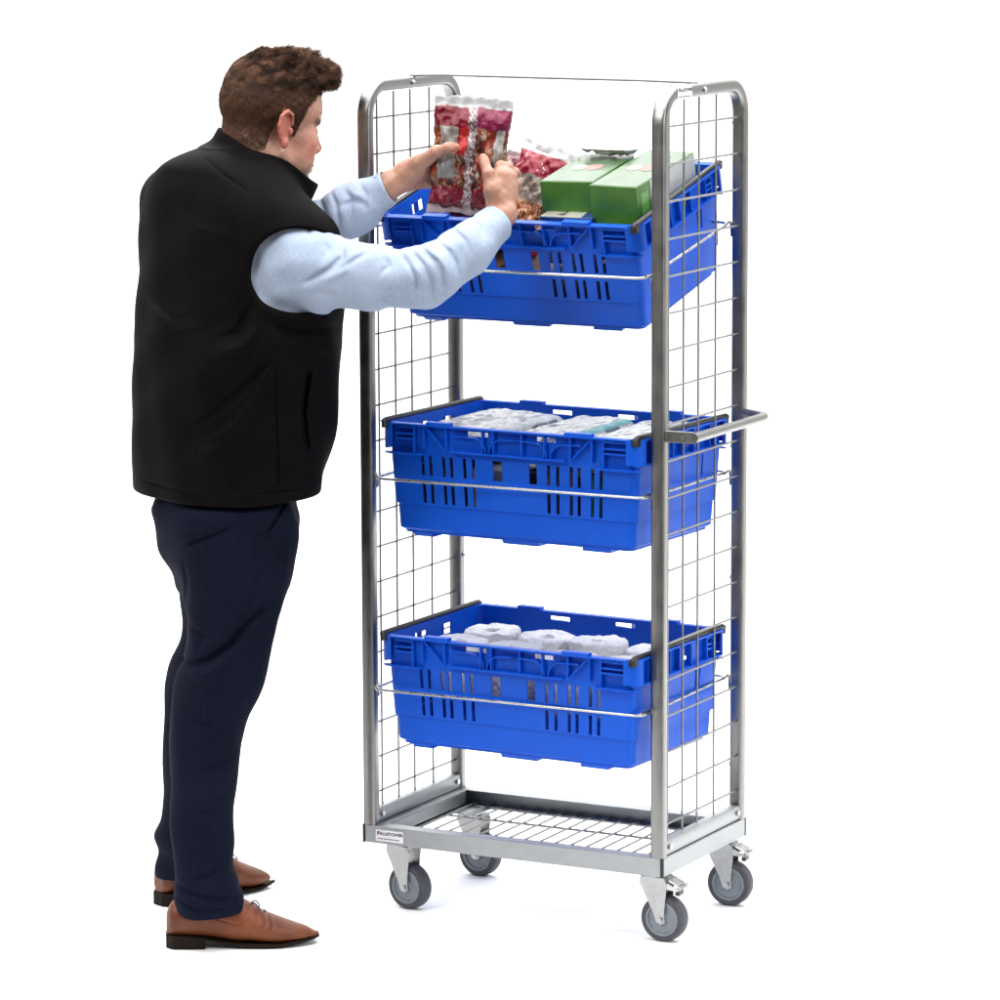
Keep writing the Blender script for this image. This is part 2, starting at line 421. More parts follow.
# ------------------------------------------------------------------ crates
def grid_solid(xs, ys, zs, occ):
    nx, ny, nz = occ.shape
    pad = np.zeros((nx + 2, ny + 2, nz + 2), bool); pad[1:-1, 1:-1, 1:-1] = occ
    V = {}; vs = []; fs = []
    def vid(i, j, k):
        q = (i, j, k)
        if q not in V: V[q] = len(vs); vs.append((xs[i], ys[j], zs[k]))
        return V[q]
    for ax in range(3):
        for d in (0, 1):
            sh = [slice(1, -1)] * 3; sh[ax] = slice(2, None) if d else slice(0, -2)
            face = occ & ~pad[tuple(sh)]
            for i, j, k in np.argwhere(face):
                b = [i, j, k]; b[ax] += d
                a1, a2 = [q for q in range(3) if q != ax]
                c = []
                for e1, e2 in ((0, 0), (1, 0), (1, 1), (0, 1)):
                    p = b[:]; p[a1] += e1; p[a2] += e2; c.append(vid(*p))
                if (d == 0) ^ (ax == 1): c = c[::-1]
                fs.append(tuple(c))
    return vs, fs
HC = .232
def crate_mesh():
    LX, LY = .300, .200
    wx, wy = .286, .186      # wall outer half sizes
    t = .0032
    S1 = [89, 108, 139, 157, 188, 209]
    slots_x = [(a / 1000 - .3, a / 1000 - .3 + .0078) for a in S1 + [600 - s - 8 for s in S1]]
    wins_x = [(.258 - .3, .280 - .3), (.342 - .3, .360 - .3)]
    labs_x = [(.200 - .3, .248 - .3), (.360 - .3, .403 - .3)]
    labs_b = [(.190 - .3, .236 - .3), (.345 - .3, .392 - .3)]
    side_w = [(.120 - .2, .165 - .2), (.225 - .2, .265 - .2)]
    side_s = [(.098 - .2, .105 - .2), (.116 - .2, .123 - .2), (.280 - .2, .287 - .2), (.296 - .2, .303 - .2)]
    feet_x = [(-.262, -.215), (-.035, .055), (.165, .235)]
    cr = .03
    xs = {-LX, LX, -wx, wx, -wx + t, wx - t, -LX + .0025, LX - .0025}; ys = {-LY, LY, -wy, wy, -wy + t, wy - t, -LY + .0025, LY - .0025}
    for k in range(1, 6):
        for s in (-1, 1): xs.add(s * (LX - cr * k / 5)); ys.add(s * (LY - cr * k / 5))
    for a, b in slots_x + wins_x + labs_x + labs_b + feet_x + [(-.2, -.19), (-.11, .11), (.13, .135)]: xs |= {a, b}
    for a, b in side_w + side_s + [(-.12, -.06), (.0, .05), (.1, .12)]: ys |= {a, b}
    RX = [80, 103, 155, 240, 265, 331, 383, 442, 491, 517]   # vertical ribs of the long sides
    RY = [60, 85, 150, 190, 240, 310, 335]
    for r in RX: xs |= {r / 1000 - .3 - .0012, r / 1000 - .3 + .0012}
    for r in RY: ys |= {r / 1000 - .2 - .0012, r / 1000 - .2 + .0012}
    zs = {0, -.0035, -.006, -.009, -.0185, -.017, -.040, -.0515, -.0545, -.062, -.0650, -.066, -.108, -.112, -.125, -.166, -.170, -.172, -.19, -.212, -.222, -HC, -HC - .008, -HC + .004, -.020, -.023, -.030, -.033, .006}
    def clean(s):
        s = sorted(s); o = [s[0]]
        for q in s[1:]:
            if q - o[-1] > 1e-6: o.append(q)
        return np.array(o)
    xs, ys, zs = clean(xs), clean(ys), clean(zs)
    X = ((xs[1:] + xs[:-1]) / 2)[:, None, None]; Y = ((ys[1:] + ys[:-1]) / 2)[None, :, None]; Z = ((zs[1:] + zs[:-1]) / 2)[None, None, :]
    sh = (len(xs) - 1, len(ys) - 1, len(zs) - 1)
    def inb(A, I):
        r = np.zeros(A.shape, bool)
        for a, b in I: r |= (A > a) & (A < b)
        return r
    inner = (abs(X) < wx - t) & (abs(Y) < wy - t); wall = (abs(X) < wx) & (abs(Y) < wy)
    Zb = np.broadcast_to(Z, sh)
    low = Z < -.172                                  # stepped in lower body
    occ = (wall & ~inner & (Z < 0) & (Z > -HC)) & np.ones(sh, bool)
    occ |= wall & (Z < -HC + .004) & (Z > -HC)       # bottom
    # slots
    fx = (abs(Y) > wy - t) & (abs(X) < wx - .01); fy = (abs(X) > wx - t) & (abs(Y) < wy - .01)
    up = (Z < -.066) & (Z > -.108); lo = (Z < -.125) & (Z > -.166)
    occ &= ~(fx & inb(X, slots_x) & (up | lo))
    occ &= ~(fx & inb(X, wins_x) & up)
    occ &= ~(fx & (Y < 0) & inb(X, labs_x) & (Z < -.009) & (Z > -.0185))
    occ &= ~(fx & (Y > 0) & inb(X, labs_b) & (Z < -.009) & (Z > -.0185))
    occ &= ~(fy & inb(Y, side_w) & (Z < -.017) & (Z > -.040))
    occ &= ~(fy & inb(Y, side_s) & (Z < -.066) & (Z > -.108))
    # rim: top flange, bottom flange, ribs
    band = ~wall
    occ |= band & (Z < 0) & (Z > -.0035)
    endx = (abs(X) > .13) & (abs(Y) > wy)
    occ |= band & (Z < -.0515) & (Z > -.0545) & ~endx
    occ |= band & (Z < -.062) & (Z > -.0650) & ((abs(X) > .2)) & (abs(Y) > wy - .0)
    occ |= band & (Z < -.0515) & (Z > -.0545) & (abs(X) > wx)
    ribx = inb(X, [(r / 1000 - .3 - .0012, r / 1000 - .3 + .0012) for r in RX])
    riby = inb(Y, [(r / 1000 - .2 - .0012, r / 1000 - .2 + .0012) for r in RY])
    inbx = (abs(X) < LX - .0025) ; inby = (abs(Y) < LY - .0025)
    zb_ = (Z < -.0035) & (Z > -.0515); ze = (Z < -.0035) & (Z > -.062)
    occ |= band & (abs(Y) > wy) & inby & ribx & zb_
    occ |= band & (abs(Y) > wy) & inby & ribx & ze & (abs(X) > .2)
    occ |= band & (abs(X) > wx) & inbx & riby & zb_
    occ |= band & (abs(X) > LX - cr) & (abs(Y) > LY - cr) & ((abs(X) > LX - .0025) | (abs(Y) > LY - .0025)) & zb_
    for z0, z1 in ((-.009, -.006), (-.023, -.020), (-.033, -.030)):
        occ |= band & (abs(Y) > wy) & inby & (Z > z0) & (Z < z1) & (abs(X) > .222) & (abs(X) < .262)
        occ |= band & (abs(X) > wx) & inbx & (Z > z0) & (Z < z1) & (abs(Y) > .115) & (abs(Y) < .14)
    # raised tabs on the rim and feet underneath
    occ |= (abs(Y) > wy - t) & (abs(Y) < LY - .0) & (Z > 0) & (Z < .006) & inb(X, [(-.2, -.11), (.11, .2)]) & (X * np.sign(Y) > -9) & (abs(X) > .13) & (abs(X) < .19)
    occ |= wall & (abs(Y) > wy - .035) & (Z < -HC) & inb(X, feet_x)
    vs, fs = grid_solid(xs, ys, zs, occ)
    out = []
    def warp(x, y, z):
        # rounded corners
        ax, ay = LX - abs(x), LY - abs(y)
        if ax < cr and ay < cr:
            a, b = 1 - ax / cr, 1 - ay / cr; m = max(a, b); l = math.hypot(a, b)
            if l > 0: a, b = a / l * m, b / l * m
            x = math.copysign(LX - cr + cr * a, x); y = math.copysign(LY - cr + cr * b, y)
        # taper
        if z < -.0655:
            q = (-z - .0655) / (HC - .0655); k = .009 * q + (.004 if z < -.1705 else 0) + (.008 if z < -.2221 else 0)
            if z < -HC - .001: k += .004
            x *= 1 - k / wx; y *= 1 - k / wy
        return x, y, z
    out = [warp(*v) for v in vs]
    mb = MB(); mb.add(out, fs)
    # arches and braces between the ribs of the long sides
    for s in (-1, 1):
        yy = s * (wy + .0055)
        def strip(pts): mb.sweep(pts, [(-.0011, -.0054), (.0011, -.0054), (.0011, .0054), (-.0011, .0054)], up=(0, 1, 0), smooth=False)
        for c, w in ((.251, .085), (.392, .085)):
            c -= .3
            strip([(c - .004, yy, -.0505)] + [(c - .004 - .03 * (1 - math.cos(R(a))), yy, -.0505 + .030 * math.sin(R(a))) for a in range(15, 91, 15)] + [(c - w + .004, yy, -.0195)])
            strip([(c + .004, yy, -.0505)] + [(c + .004 + .03 * (1 - math.cos(R(a))), yy, -.0505 + .030 * math.sin(R(a))) for a in range(15, 91, 15)] + [(c + w - .010, yy, -.0195)])
        strip([(-.192, yy, -.006), (-.149, yy, -.049)]); strip([(.188, yy, -.006), (.145, yy, -.049)])
    me = bpy.data.meshes.new('crate_body'); 
    o = mb.build('crate_body', M['crate'])
    return o
crate_body0 = crate_mesh()
bar0 = None
def bale_arm(s, parent):
    m = MB(); x = s * .291
    m.tube(fillet([(x - s * .003, -.199, -.012), (x, -.196, .0035), (x, .196, .0035), (x - s * .003, .199, -.012)], .010, 4), .0058, 12)
    m.box2((x - .006, -.199, -.0002), (x + .005, -.180, .004)); m.box2((x - .006, .180, -.0002), (x + .005, .199, .004))
    m.box((x - s * .006, -.192, -.006), (.022, .012, .012))
    return m.build('bale_arm', M['blackplastic'], parent, auto=40)
crates = []
for i, (x, y, z, yaw, tl, lab) in enumerate([
        (.337, .216, 1.518, -.029, .261, 'blue plastic crate on the top level, tilted forward, holding green boxes and red bags'),
        (.367, .181, 1.044, -.045, 0, 'blue plastic crate on the middle level behind the push handle, holding flat wrapped packs'),
        (.372, .159, .601, -.045, .008, 'blue plastic crate on the lowest level, holding white paper rolls')]):
    c = empty('plastic_crate', (x, y, z)); c.rotation_mode = 'XYZ'; c.rotation_euler = (tl, 0, yaw); c.scale = (1.018, 1.015, 1)
    tag(c, lab, 'crate', 'blue crates on the trolley')
    if i == 0: b = crate_body0; b.parent = c
    else: b = crate_body0.copy(); link(b, c)
    b.name = 'crate_body'
    for s in (-1, 1): bale_arm(s, c)
    crates.append(c)
rs_ = np.random.RandomState(5)
def noise(scale, amp, seed, octv=4, stretch=(1, 1, 1)):
    r = np.random.RandomState(seed); W = []
    for o in range(octv):
        for _ in range(4):
            d = r.normal(size=3); d /= np.linalg.norm(d); W.append((d * 2 ** o / scale * 2 * math.pi * np.array(stretch), r.uniform(0, 6.28), amp / 2 / 1.9 ** o))
    def fn(X, Y, Z):
        s = 0
        for i, (d, ph, a) in enumerate(W):
            s = s + a * np.sin(X * d[0] + Y * d[1] + Z * d[2] + ph + (s * 25 if i > 3 else 0))
        return s
    return fn
# ------------------------------------------------------------------ goods
def uvmat(name, build_, rough=.3, coat=.3, bscale=40, bst=.6, trans=None):
    """printed film: colour from the unwrapped pack surface, crinkles from noise"""
    m, nt, b = new_mat(name)
    uv = N(nt, 'ShaderNodeUVMap'); uv.uv_map = 'UVMap'; sp = N(nt, 'ShaderNodeSeparateXYZ'); nt.links.new(uv.outputs[0], sp.inputs[0])
    tc = N(nt, 'ShaderNodeTexCoord'); n1 = N(nt, 'ShaderNodeTexNoise', Scale=bscale, Detail=3.0, Distortion=1.5); nt.links.new(tc.outputs['Object'], n1.inputs['Vector'])
    col_ = build_(nt, sp, uv, tc); nt.links.new(col_, b.inputs['Base Color'])
    b.inputs['Roughness'].default_value = rough; b.inputs['Coat Weight'].default_value = coat; b.inputs['Coat Roughness'].default_value = .12; b.inputs['Specular IOR Level'].default_value = .25
    bump(nt, b, n1.outputs[0], bst, .004); return m
def step(nt, x, e, w=.004):
    r = N(nt, 'ShaderNodeMapRange'); r.inputs['From Min'].default_value = e - w; r.inputs['From Max'].default_value = e + w; nt.links.new(x, r.inputs['Value']); return r.outputs[0]
def mixc(nt, f, a, c):
    x = N(nt, 'ShaderNodeMix', data_type='RGBA'); nt.links.new(f, x.inputs[0]) if not isinstance(f, float) else None
    if isinstance(f, float): x.inputs[0].default_value = f
    if hasattr(a, 'links'): nt.links.new(a, x.inputs[6])
    else: x.inputs[6].default_value = (*a, 1)
    if hasattr(c, 'links'): nt.links.new(c, x.inputs[7])
    else: x.inputs[7].default_value = (*c, 1)
    return x.outputs[2]
def math2(nt, op, a, b_):
    x = N(nt, 'ShaderNodeMath', operation=op)
    for i, q in enumerate((a, b_)):
        if hasattr(q, 'links'): nt.links.new(q, x.inputs[i])
        else: x.inputs[i].default_value = q
    return x.outputs[0]
def band(nt, x, a, b_, w=.004):
    return math2(nt, 'MULTIPLY', step(nt, x, a, w), math2(nt, 'SUBTRACT', 1.0, step(nt, x, b_, w)))
RED = (.125, .0015, .010); MAG = (.15, .003, .036); CLEAR = (.42, .41, .42)
def snack_print(nt, sp, uv, tc):
    U, Vv = sp.outputs[0], sp.outputs[1]
    nz = N(nt, 'ShaderNodeTexNoise', Scale=7.0, Detail=3.0); nt.links.new(uv.outputs[0], nz.inputs['Vector'])
    Vw = math2(nt, 'ADD', Vv, math2(nt, 'MULTIPLY', math2(nt, 'SUBTRACT', nz.outputs[0], .5), .05))
    # contents seen through the film
    vo = N(nt, 'ShaderNodeTexVoronoi', Scale=6.5); vo.inputs['Randomness'].default_value = 1; nt.links.new(uv.outputs[0], vo.inputs['Vector'])
    n2 = N(nt, 'ShaderNodeTexNoise', Scale=15.0, Detail=5.0, Distortion=2.0); nt.links.new(uv.outputs[0], n2.inputs['Vector'])
    food = ramp(nt, n2.outputs[0], [(.30, (.03, .004, .003)), (.43, (.18, .025, .01)), (.52, (.25, .16, .07)), (.60, (.22, .20, .18)), (.72, (.42, .40, .39))]).outputs[0]
    cell = ramp(nt, vo.outputs['Distance'], [(0, (.30, .045, .016)), (.35, (.19, .016, .008)), (.6, (.035, .006, .006))]).outputs[0]
    fm = ramp(nt, nz.outputs[0], [(.40, 0), (.50, 1)]).outputs[0]
    c = mixc(nt, fm, food, cell)
    # silver streaky label panels
    wv = N(nt, 'ShaderNodeTexNoise', Scale=3.0, Detail=4.0); mp = N(nt, 'ShaderNodeMapping'); mp.inputs['Scale'].default_value = (18, 1, 1); nt.links.new(uv.outputs[0], mp.inputs[0]); nt.links.new(mp.outputs[0], wv.inputs['Vector'])
    sil = ramp(nt, wv.outputs[0], [(.35, (.15, .138, .125)), (.65, (.33, .315, .30))]).outputs[0]
    p1 = math2(nt, 'MULTIPLY', band(nt, U, .09, .31, .01), band(nt, Vw, .30, .76, .01)); c = mixc(nt, p1, c, sil)
    p2 = math2(nt, 'MULTIPLY', band(nt, U, .83, .95, .008), band(nt, Vw, .34, .74, .01)); c = mixc(nt, p2, c, sil)
    p3 = math2(nt, 'MULTIPLY', band(nt, U, .33, .46, .02), band(nt, Vw, .50, .82, .01)); c = mixc(nt, p3, c, (.36, .012, .012))
    seam = math2(nt, 'MULTIPLY', band(nt, U, .455, .565, .006), band(nt, Vw, .0, 1.0, .01))
    seamc = ramp(nt, n2.outputs[0], [(.38, (.07, .025, .03)), (.5, (.27, .21, .21)), (.62, (.50, .48, .50))]).outputs[0]
    rb = band(nt, Vw, .74, .905, .006); c = mixc(nt, rb, c, RED); c = mixc(nt, math2(nt, 'MULTIPLY', rb, step(nt, U, .56, .01)), c, MAG)
    c = mixc(nt, band(nt, Vw, .06, .225, .006), c, (.13, .003, .014))
    c = mixc(nt, math2(nt, 'MULTIPLY', seam, .85), c, seamc)
    c = mixc(nt, step(nt, Vw, .915, .006), c, (.38, .375, .39)); c = mixc(nt, math2(nt, 'SUBTRACT', 1.0, step(nt, Vw, .045, .006)), c, (.30, .24, .27))
    return c
M['snack'] = uvmat('printed_snack_film', snack_print, .34, .12, 34, .8)
def bag_print(nt, sp, uv, tc):
    U, Vv = sp.outputs[0], sp.outputs[1]
    nz = N(nt, 'ShaderNodeTexNoise', Scale=5.0, Detail=3.0); nt.links.new(uv.outputs[0], nz.inputs['Vector'])
    Vw = math2(nt, 'ADD', Vv, math2(nt, 'MULTIPLY', math2(nt, 'SUBTRACT', nz.outputs[0], .5), .05))
    n2 = N(nt, 'ShaderNodeTexNoise', Scale=22.0, Detail=5.0, Distortion=1.0); nt.links.new(uv.outputs[0], n2.inputs['Vector'])
    c = ramp(nt, n2.outputs[0], [(.34, (.11, .07, .05)), (.5, (.19, .14, .11)), (.66, (.30, .26, .23))]).outputs[0]
    cop = ramp(nt, n2.outputs[0], [(.38, (.10, .02, .008)), (.5, (.42, .12, .04)), (.62, (.75, .45, .25))]).outputs[0]
    c = mixc(nt, math2(nt, 'MULTIPLY', math2(nt, 'SUBTRACT', 1.0, step(nt, Vw, .42, .03)), step(nt, U, .42, .03)), c, cop)
    c = mixc(nt, math2(nt, 'SUBTRACT', 1.0, step(nt, Vw, .16, .01)), c, (.26, .008, .02))
    c = mixc(nt, step(nt, Vw, .66, .008), c, (.21, .005, .02))
    vo = N(nt, 'ShaderNodeTexVoronoi', Scale=22.0); nt.links.new(uv.outputs[0], vo.inputs['Vector'])
    dots = math2(nt, 'MULTIPLY', math2(nt, 'LESS_THAN', vo.outputs['Distance'], .22), math2(nt, 'MULTIPLY', band(nt, Vw, .70, .80, .01), band(nt, U, .50, .74, .01)))
    c = mixc(nt, dots, c, (.6, .5, .52))
    c = mixc(nt, step(nt, Vw, .89, .008), c, (.42, .41, .415))
    return c
M['bag2'] = uvmat('red_topped_film', bag_print, .34, .1, 30, .7)
M['redbag'] = uvmat('dark_red_film', lambda nt, sp, uv, tc: mixc(nt, step(nt, sp.outputs[1], .93, .01), (.10, .003, .012), (.22, .15, .16)), .32, .12, 40, .6)
def pack_print(accent, seed):
    def f(nt, sp, uv, tc):
        U, Vv = sp.outputs[0], sp.outputs[1]
        mp = N(nt, 'ShaderNodeMapping'); mp.inputs['Location'].default_value = (seed, seed * .7, 0); nt.links.new(uv.outputs[0], mp.inputs[0])
        n2 = N(nt, 'ShaderNodeTexNoise', Scale=4.0, Detail=2.0, Distortion=1.2); nt.links.new(mp.outputs[0], n2.inputs['Vector'])
        c = ramp(nt, n2.outputs[0], [(.40, (.035, .06, .12)), (.44, (.42, .43, .42)), (.55, (.46, .47, .46)), (.60, (.12, .14, .15)), (.65, (.42, .43, .43))]).outputs[0]
        br = N(nt, 'ShaderNodeTexNoise', Scale=20.0, Detail=3.0); nt.links.new(mp.outputs[0], br.inputs['Vector'])
        c = mixc(nt, math2(nt, 'MULTIPLY', ramp(nt, br.outputs[0], [(.53, 0), (.58, 1)]).outputs[0], .55), c, (.11, .13, .13))
        c = mixc(nt, band(nt, U, .84, .96, .01), c, accent)
        return c
    return f
M['packA'] = uvmat('white_film_dark_print', pack_print((.34, .36, .38), 1.3), .3, .25, 26, .4)
M['packB'] = uvmat('white_film_teal_stripe', pack_print((.02, .22, .24), 5.1), .3, .25, 26, .45)
M['packC'] = uvmat('white_film_green_end', pack_print((.03, .22, .15), 9.4), .3, .25, 26, .45)
M['copper'] = simple('brown_paper_pack', (.10, .05, .022), .5, nscale=30, var=.4)

def pillow(name, w, h, d, mat, seam=.07, nu=40, nv=56, wr=.004, seed=0, parent=None, flare=.04, bend=0., crimpa=.0022, flat=False):
    """film bag: two bulged sheets joined at flat crimped seams; x across, z up, y thickness"""
    r = np.random.RandomState(seed); nf = noise(.05, wr, seed + 90, 3)
    vs = []; uvs = []
    for sgn in (-1, 1):
        for j in range(nv + 1):
            t = j / nv; zz = (t - .5) * h
            for i in range(nu + 1):
                s = i / nu; xx = (s - .5) * w
                e = min(t, 1 - t) / seam
                prof = 0 if e < 1 else (1 - (1 - min((e - 1) / (.5 / seam - 1) * 1.6, 1)) ** 2.2) ** .6
                ed = max(0, 1 - abs(2 * s - 1) ** (9 if flat else 2.6)) ** .5
                if flat: prof = 0 if e < 1 else min(1, (e - 1) / 1.5) ** .4
                y = sgn * (d / 2 * prof * ed + .0004)
                neck = 1 - flare * (1 if e >= 1.2 else 0) * min(1, (e - 1.2)) 
                k = float(nf(xx * 1.2 + sgn * .3, y, zz)) ; ex = min(1, min(s, 1 - s) * 12)
                crimp = crimpa * math.sin(s * 34 + seed) * (1 if e < 1.3 else max(0, 2.3 - e))
                px_ = xx * max(neck, .9) + .35 * float(nf(zz, 3.1, xx * .3))
                vs.append((px_, y + sgn * k * ex * (1 if e > 1 else 0) + crimp + bend * (zz / h) ** 2, zz + .003 * math.sin(s * 9 + seed) * (1 if t in (0, 1) else 0) + (.5 * k if e <= 1 else 0)))
                uvs.append((s, t))
    n1 = (nu + 1) * (nv + 1); fs = []
    for q in (0, 1):
        for j in range(nv):
            for i in range(nu):
                a = q * n1 + j * (nu + 1) + i; f = (a, a + 1, a + nu + 2, a + nu + 1); fs.append(f if q == 0 else f[::-1])
    # close the rim
    rim = [(i, 0) for i in range(nu)] + [(nu, j) for j in range(nv)] + [(i, nv) for i in range(nu, 0, -1)] + [(0, j) for j in range(nv, 0, -1)]
    R_ = [j * (nu + 1) + i for i, j in rim]
    for k in range(len(R_)):
        a, b = R_[k], R_[(k + 1) % len(R_)]; fs.append((b, a, a + n1, b + n1))
    me = bpy.data.meshes.new(name); me.from_pydata(vs, [], fs); me.polygons.foreach_set('use_smooth', [True] * len(fs))
    uvl = me.uv_layers.new(name='UVMap'); li = np.empty(len(me.loops), np.int32); me.loops.foreach_get('vertex_index', li); uvl.data.foreach_set('uv', np.array(uvs, np.float32)[li].ravel())
    me.materials.append(mat); o = bpy.data.objects.new(name, me); link(o, parent); return o

def W3(u, v, z): return UH * u + VH * v + Vector((0, 0, z))
def place(o, loc, rx=0, ry=0, rz=0):
    o.rotation_mode = 'XYZ'; o.location = loc; o.rotation_euler = (R(rx), R(ry), R(rz)); return o
# bag in the man's hands
a = at(470, 156.5, -.118)
b = pillow('snack_bag', .158, .238, .052, M['snack'], seam=.075, seed=4, wr=.0062)
place(b, W3(*a), 4, -1.5, 27.5 - 3)
b.rotation_euler = (R(-6), R(4.5), -YAW + R(-4)); tag(b, 'red and clear snack bag held up between both hands of the man', 'snack bag')
# bags standing in the tilted top crate
b = pillow('snack_bag', .132, .235, .06, M['bag2'], seam=.07, seed=9, wr=.004, flare=.1)
p = at(552, 186, .10 * .887 - .42 * .46 + .02); place(b, Vector((.300, .200, 1.502))); b.rotation_euler = (R(-26), R(15), R(2))
tag(b, 'red topped bag with pale see-through body leaning beside the green boxes', 'snack bag')
b = pillow('snack_bag', .12, .19, .06, M['redbag'], seam=.06, seed=13, wr=.004)
place(b, Vector((.235, .245, 1.492))); b.rotation_euler = (R(-20), R(12), R(-14)); tag(b, 'dark red bag standing in the top crate just behind the right hand', 'snack bag')
b = pillow('snack_bag', .15, .20, .06, M['redbag'], seam=.06, seed=17, wr=.004)
place(b, Vector((.20, .20, 1.46))); b.rotation_euler = (R(72), R(0), R(10)); tag(b, 'dark red bag lying low at the left end of the tilted crate', 'snack bag')

# green boxes
def carton(name, w, d, h, mats, loc, rot, label, cat, group=None):
    e = empty(name, loc, rot); tag(e, label, cat, group)
    m = MB(); t = .0004
    m.box((0, 0, -h / 2), (w, d, h)); m.build('carton_body', mats[0], e, bevel=.0012)
    return e
def shade_box(name, c, c2, axis=2):
    m, nt, b = new_mat(name); tc = N(nt, 'ShaderNodeTexCoord'); n1 = N(nt, 'ShaderNodeTexNoise', Scale=14.0, Detail=6.0); nt.links.new(tc.outputs['Object'], n1.inputs['Vector'])
    r = ramp(nt, n1.outputs[0], [(.35, c), (.68, c2)]); nt.links.new(r.outputs[0], b.inputs['Base Color']); b.inputs['Roughness'].default_value = .32; b.inputs['Coat Weight'].default_value = .35
    n2 = N(nt, 'ShaderNodeTexNoise', Scale=9.0, Detail=4.0); nt.links.new(tc.outputs['Object'], n2.inputs['Vector']); bump(nt, b, n2.outputs[0], .35, .003); return m
M['greenbox'] = shade_box('green_carton', (.040, .135, .010), (.070, .21, .018))
M['greentop'] = shade_box('grey_green_print', (.050, .095, .045), (.080, .135, .065))
M['whitecard'] = shade_box('white_card', (.40, .42, .43), (.47, .48, .50))
M['greenpale'] = shade_box('lime_print', (.09, .28, .05), (.13, .34, .07))
M['teal'] = simple('teal_print', (.01, .16, .10), .4)
M['pinkprint'] = simple('faded_pink_print', (.21, .11, .09), .4, var=.25, nscale=80)
M['creamprint'] = simple('cream_print', (.23, .25, .18), .4, var=.2, nscale=90)
def panel(parent, name, mat, pts, n, off=.0007):
    """thin printed patch lying on a face of its box"""
    n = Vector(n); m = MB(); k = len(pts); A = [Vector(p) + n * off for p in pts]; B_ = [Vector(p) - n * .0002 for p in pts]
    m.add(A + B_, [tuple(range(k)), tuple(reversed(range(k, 2 * k)))] + [(i, k + i, k + (i + 1) % k, (i + 1) % k) for i in range(k)]); return m.build(name, mat, parent)
def disc(cx, cy, rx, ry, z, n=24): return [(cx + rx * math.cos(2 * math.pi * i / n), cy + ry * math.sin(2 * math.pi * i / n), z) for i in range(n)]
def green_carton(loc, rot, w, d, h, label, right):
    e = carton('tea_carton', w, d, h, [M['greenbox']], loc, rot, label, 'carton')
    panel(e, 'top_print', M['greentop'], [(-w / 2 + .002, -d / 2 + .003, 0), (w / 2 - .002, -d / 2 + .003, 0), (w / 2 - .002, d / 2 - .002, 0), (-w / 2 + .002, d / 2 - .002, 0)], (0, 0, 1))
    panel(e, 'emblem', M['creamprint'], disc(-.018, .0, .016, .022, .0007), (0, 0, 1)); panel(e, 'emblem', M['pinkprint'], disc(.014, .004, .018, .024, .0007), (0, 0, 1))
    panel(e, 'emblem', M['pinkprint'], [(-.01, .075, .0007), (.022, .075, .0007), (.022, .088, .0007), (-.01, .088, .0007)], (0, 0, 1))
    if right:
        x = w / 2
        panel(e, 'side_label', M['whitecard'], [(x, -d / 2 + .060, -h + .004), (x, d / 2 - .002, -h + .004), (x, d / 2 - .002, -.002), (x, -d / 2 + .060, -.002)], (1, 0, 0))
        panel(e, 'side_print', M['greenpale'], [(x, -d / 2 + .018, -h + .02), (x, -d / 2 + .050, -h + .02), (x, -d / 2 + .050, -.018), (x, -d / 2 + .018, -.018)], (1, 0, 0))
        panel(e, 'side_print', M['teal'], [(x + .0007, d / 2 - .125, -h + .020), (x + .0007, d / 2 - .065, -h + .020), (x + .0007, d / 2 - .060, -h + .048), (x + .0007, d / 2 - .125, -h + .042)], (1, 0, 0))
    return e
green_carton((.562, .187, 1.570), (R(12), R(1), R(-2)), .106, .262, .10, 'green carton next to the right-hand post, with a white panel along its side', True)
green_carton((.436, .190, 1.567), (R(11), R(-1), R(2)), .118, .215, .066, 'green carton between the leaning red bag and another green carton', False)
# crinkled film lying over the left carton's far end
b = pillow('film_wrapper', .12, .05, .016, uvmat('clear_green_film', lambda nt, sp, uv, tc: mixc(nt, step(nt, sp.outputs[1], .6, .1), (.40, .43, .39), (.48, .49, .48)), .2, .5, 40, .8), seam=.1, nu=30, nv=14, seed=23, wr=.005, crimpa=.0004)
place(b, Vector((.446, .272, 1.601))); b.rotation_euler = (R(90), 0, R(-6)); tag(b, 'clear crinkled film wrapper lying across the far ends of the green cartons', 'wrapper')
# low cream and navy carton with a figure 2
M['creamcard'] = shade_box('cream_card', (.34, .34, .27), (.40, .40, .33)); M['navycard'] = shade_box('navy_card', (.006, .03, .13), (.01, .045, .19))
e = carton('small_carton', .118, .085, .10, [M['navycard']], (.450, .104, 1.486), (R(14), R(0), R(1)), 'low navy carton with cream top and a figure 2, below the green cartons', 'carton')
panel(e, 'top_print', M['creamcard'], [(-.058, -.041, 0), (.032, -.041, 0), (.032, .041, 0), (-.058, .041, 0)], (0, 0, 1))
panel(e, 'side_label', M['whitecard'], [(.059, -.030, -.09), (.059, .030, -.09), (.059, .030, -.004), (.059, -.030, -.004)], (1, 0, 0))
t2 = text_mesh('2', .040, M['ink'], 'figure', e, .0010); t2.location = (-.026, -.030, .0010); 

# flat wrapped packs in the middle crate
packs = [(-.165, .0, .205, .345, 'packA', 'white wrapped pack with dark curved print at the left of the middle crate'),
         (.035, .0, .150, .345, 'packB', 'grey-white wrapped pack with a teal edge in the centre of the middle crate'),
         (.192, .0, .140, .345, 'packC', 'wrapped pack with a green end lying nearest the trolley handle')]
for i, (x, y, w, h, mt, lab) in enumerate(packs):
    for lev in range(2):
        if lev == 1: continue
        b = pillow('wrapped_pack', w, h, .055, M[mt], seam=.03, seed=31 + i, flat=True, wr=.0011, nu=30, nv=40, flare=.02)
        c = crates[1]; mt_ = Matrix.Translation(c.location) @ Matrix.Rotation(c.rotation_euler.z, 4, 'Z')
        b.location = mt_ @ Vector((x, y + .0, -.040)); b.rotation_euler = (R(-90 + 1), R(1 - i), c.rotation_euler.z + R(2 * i - 2)); tag(b, lab, 'pack')
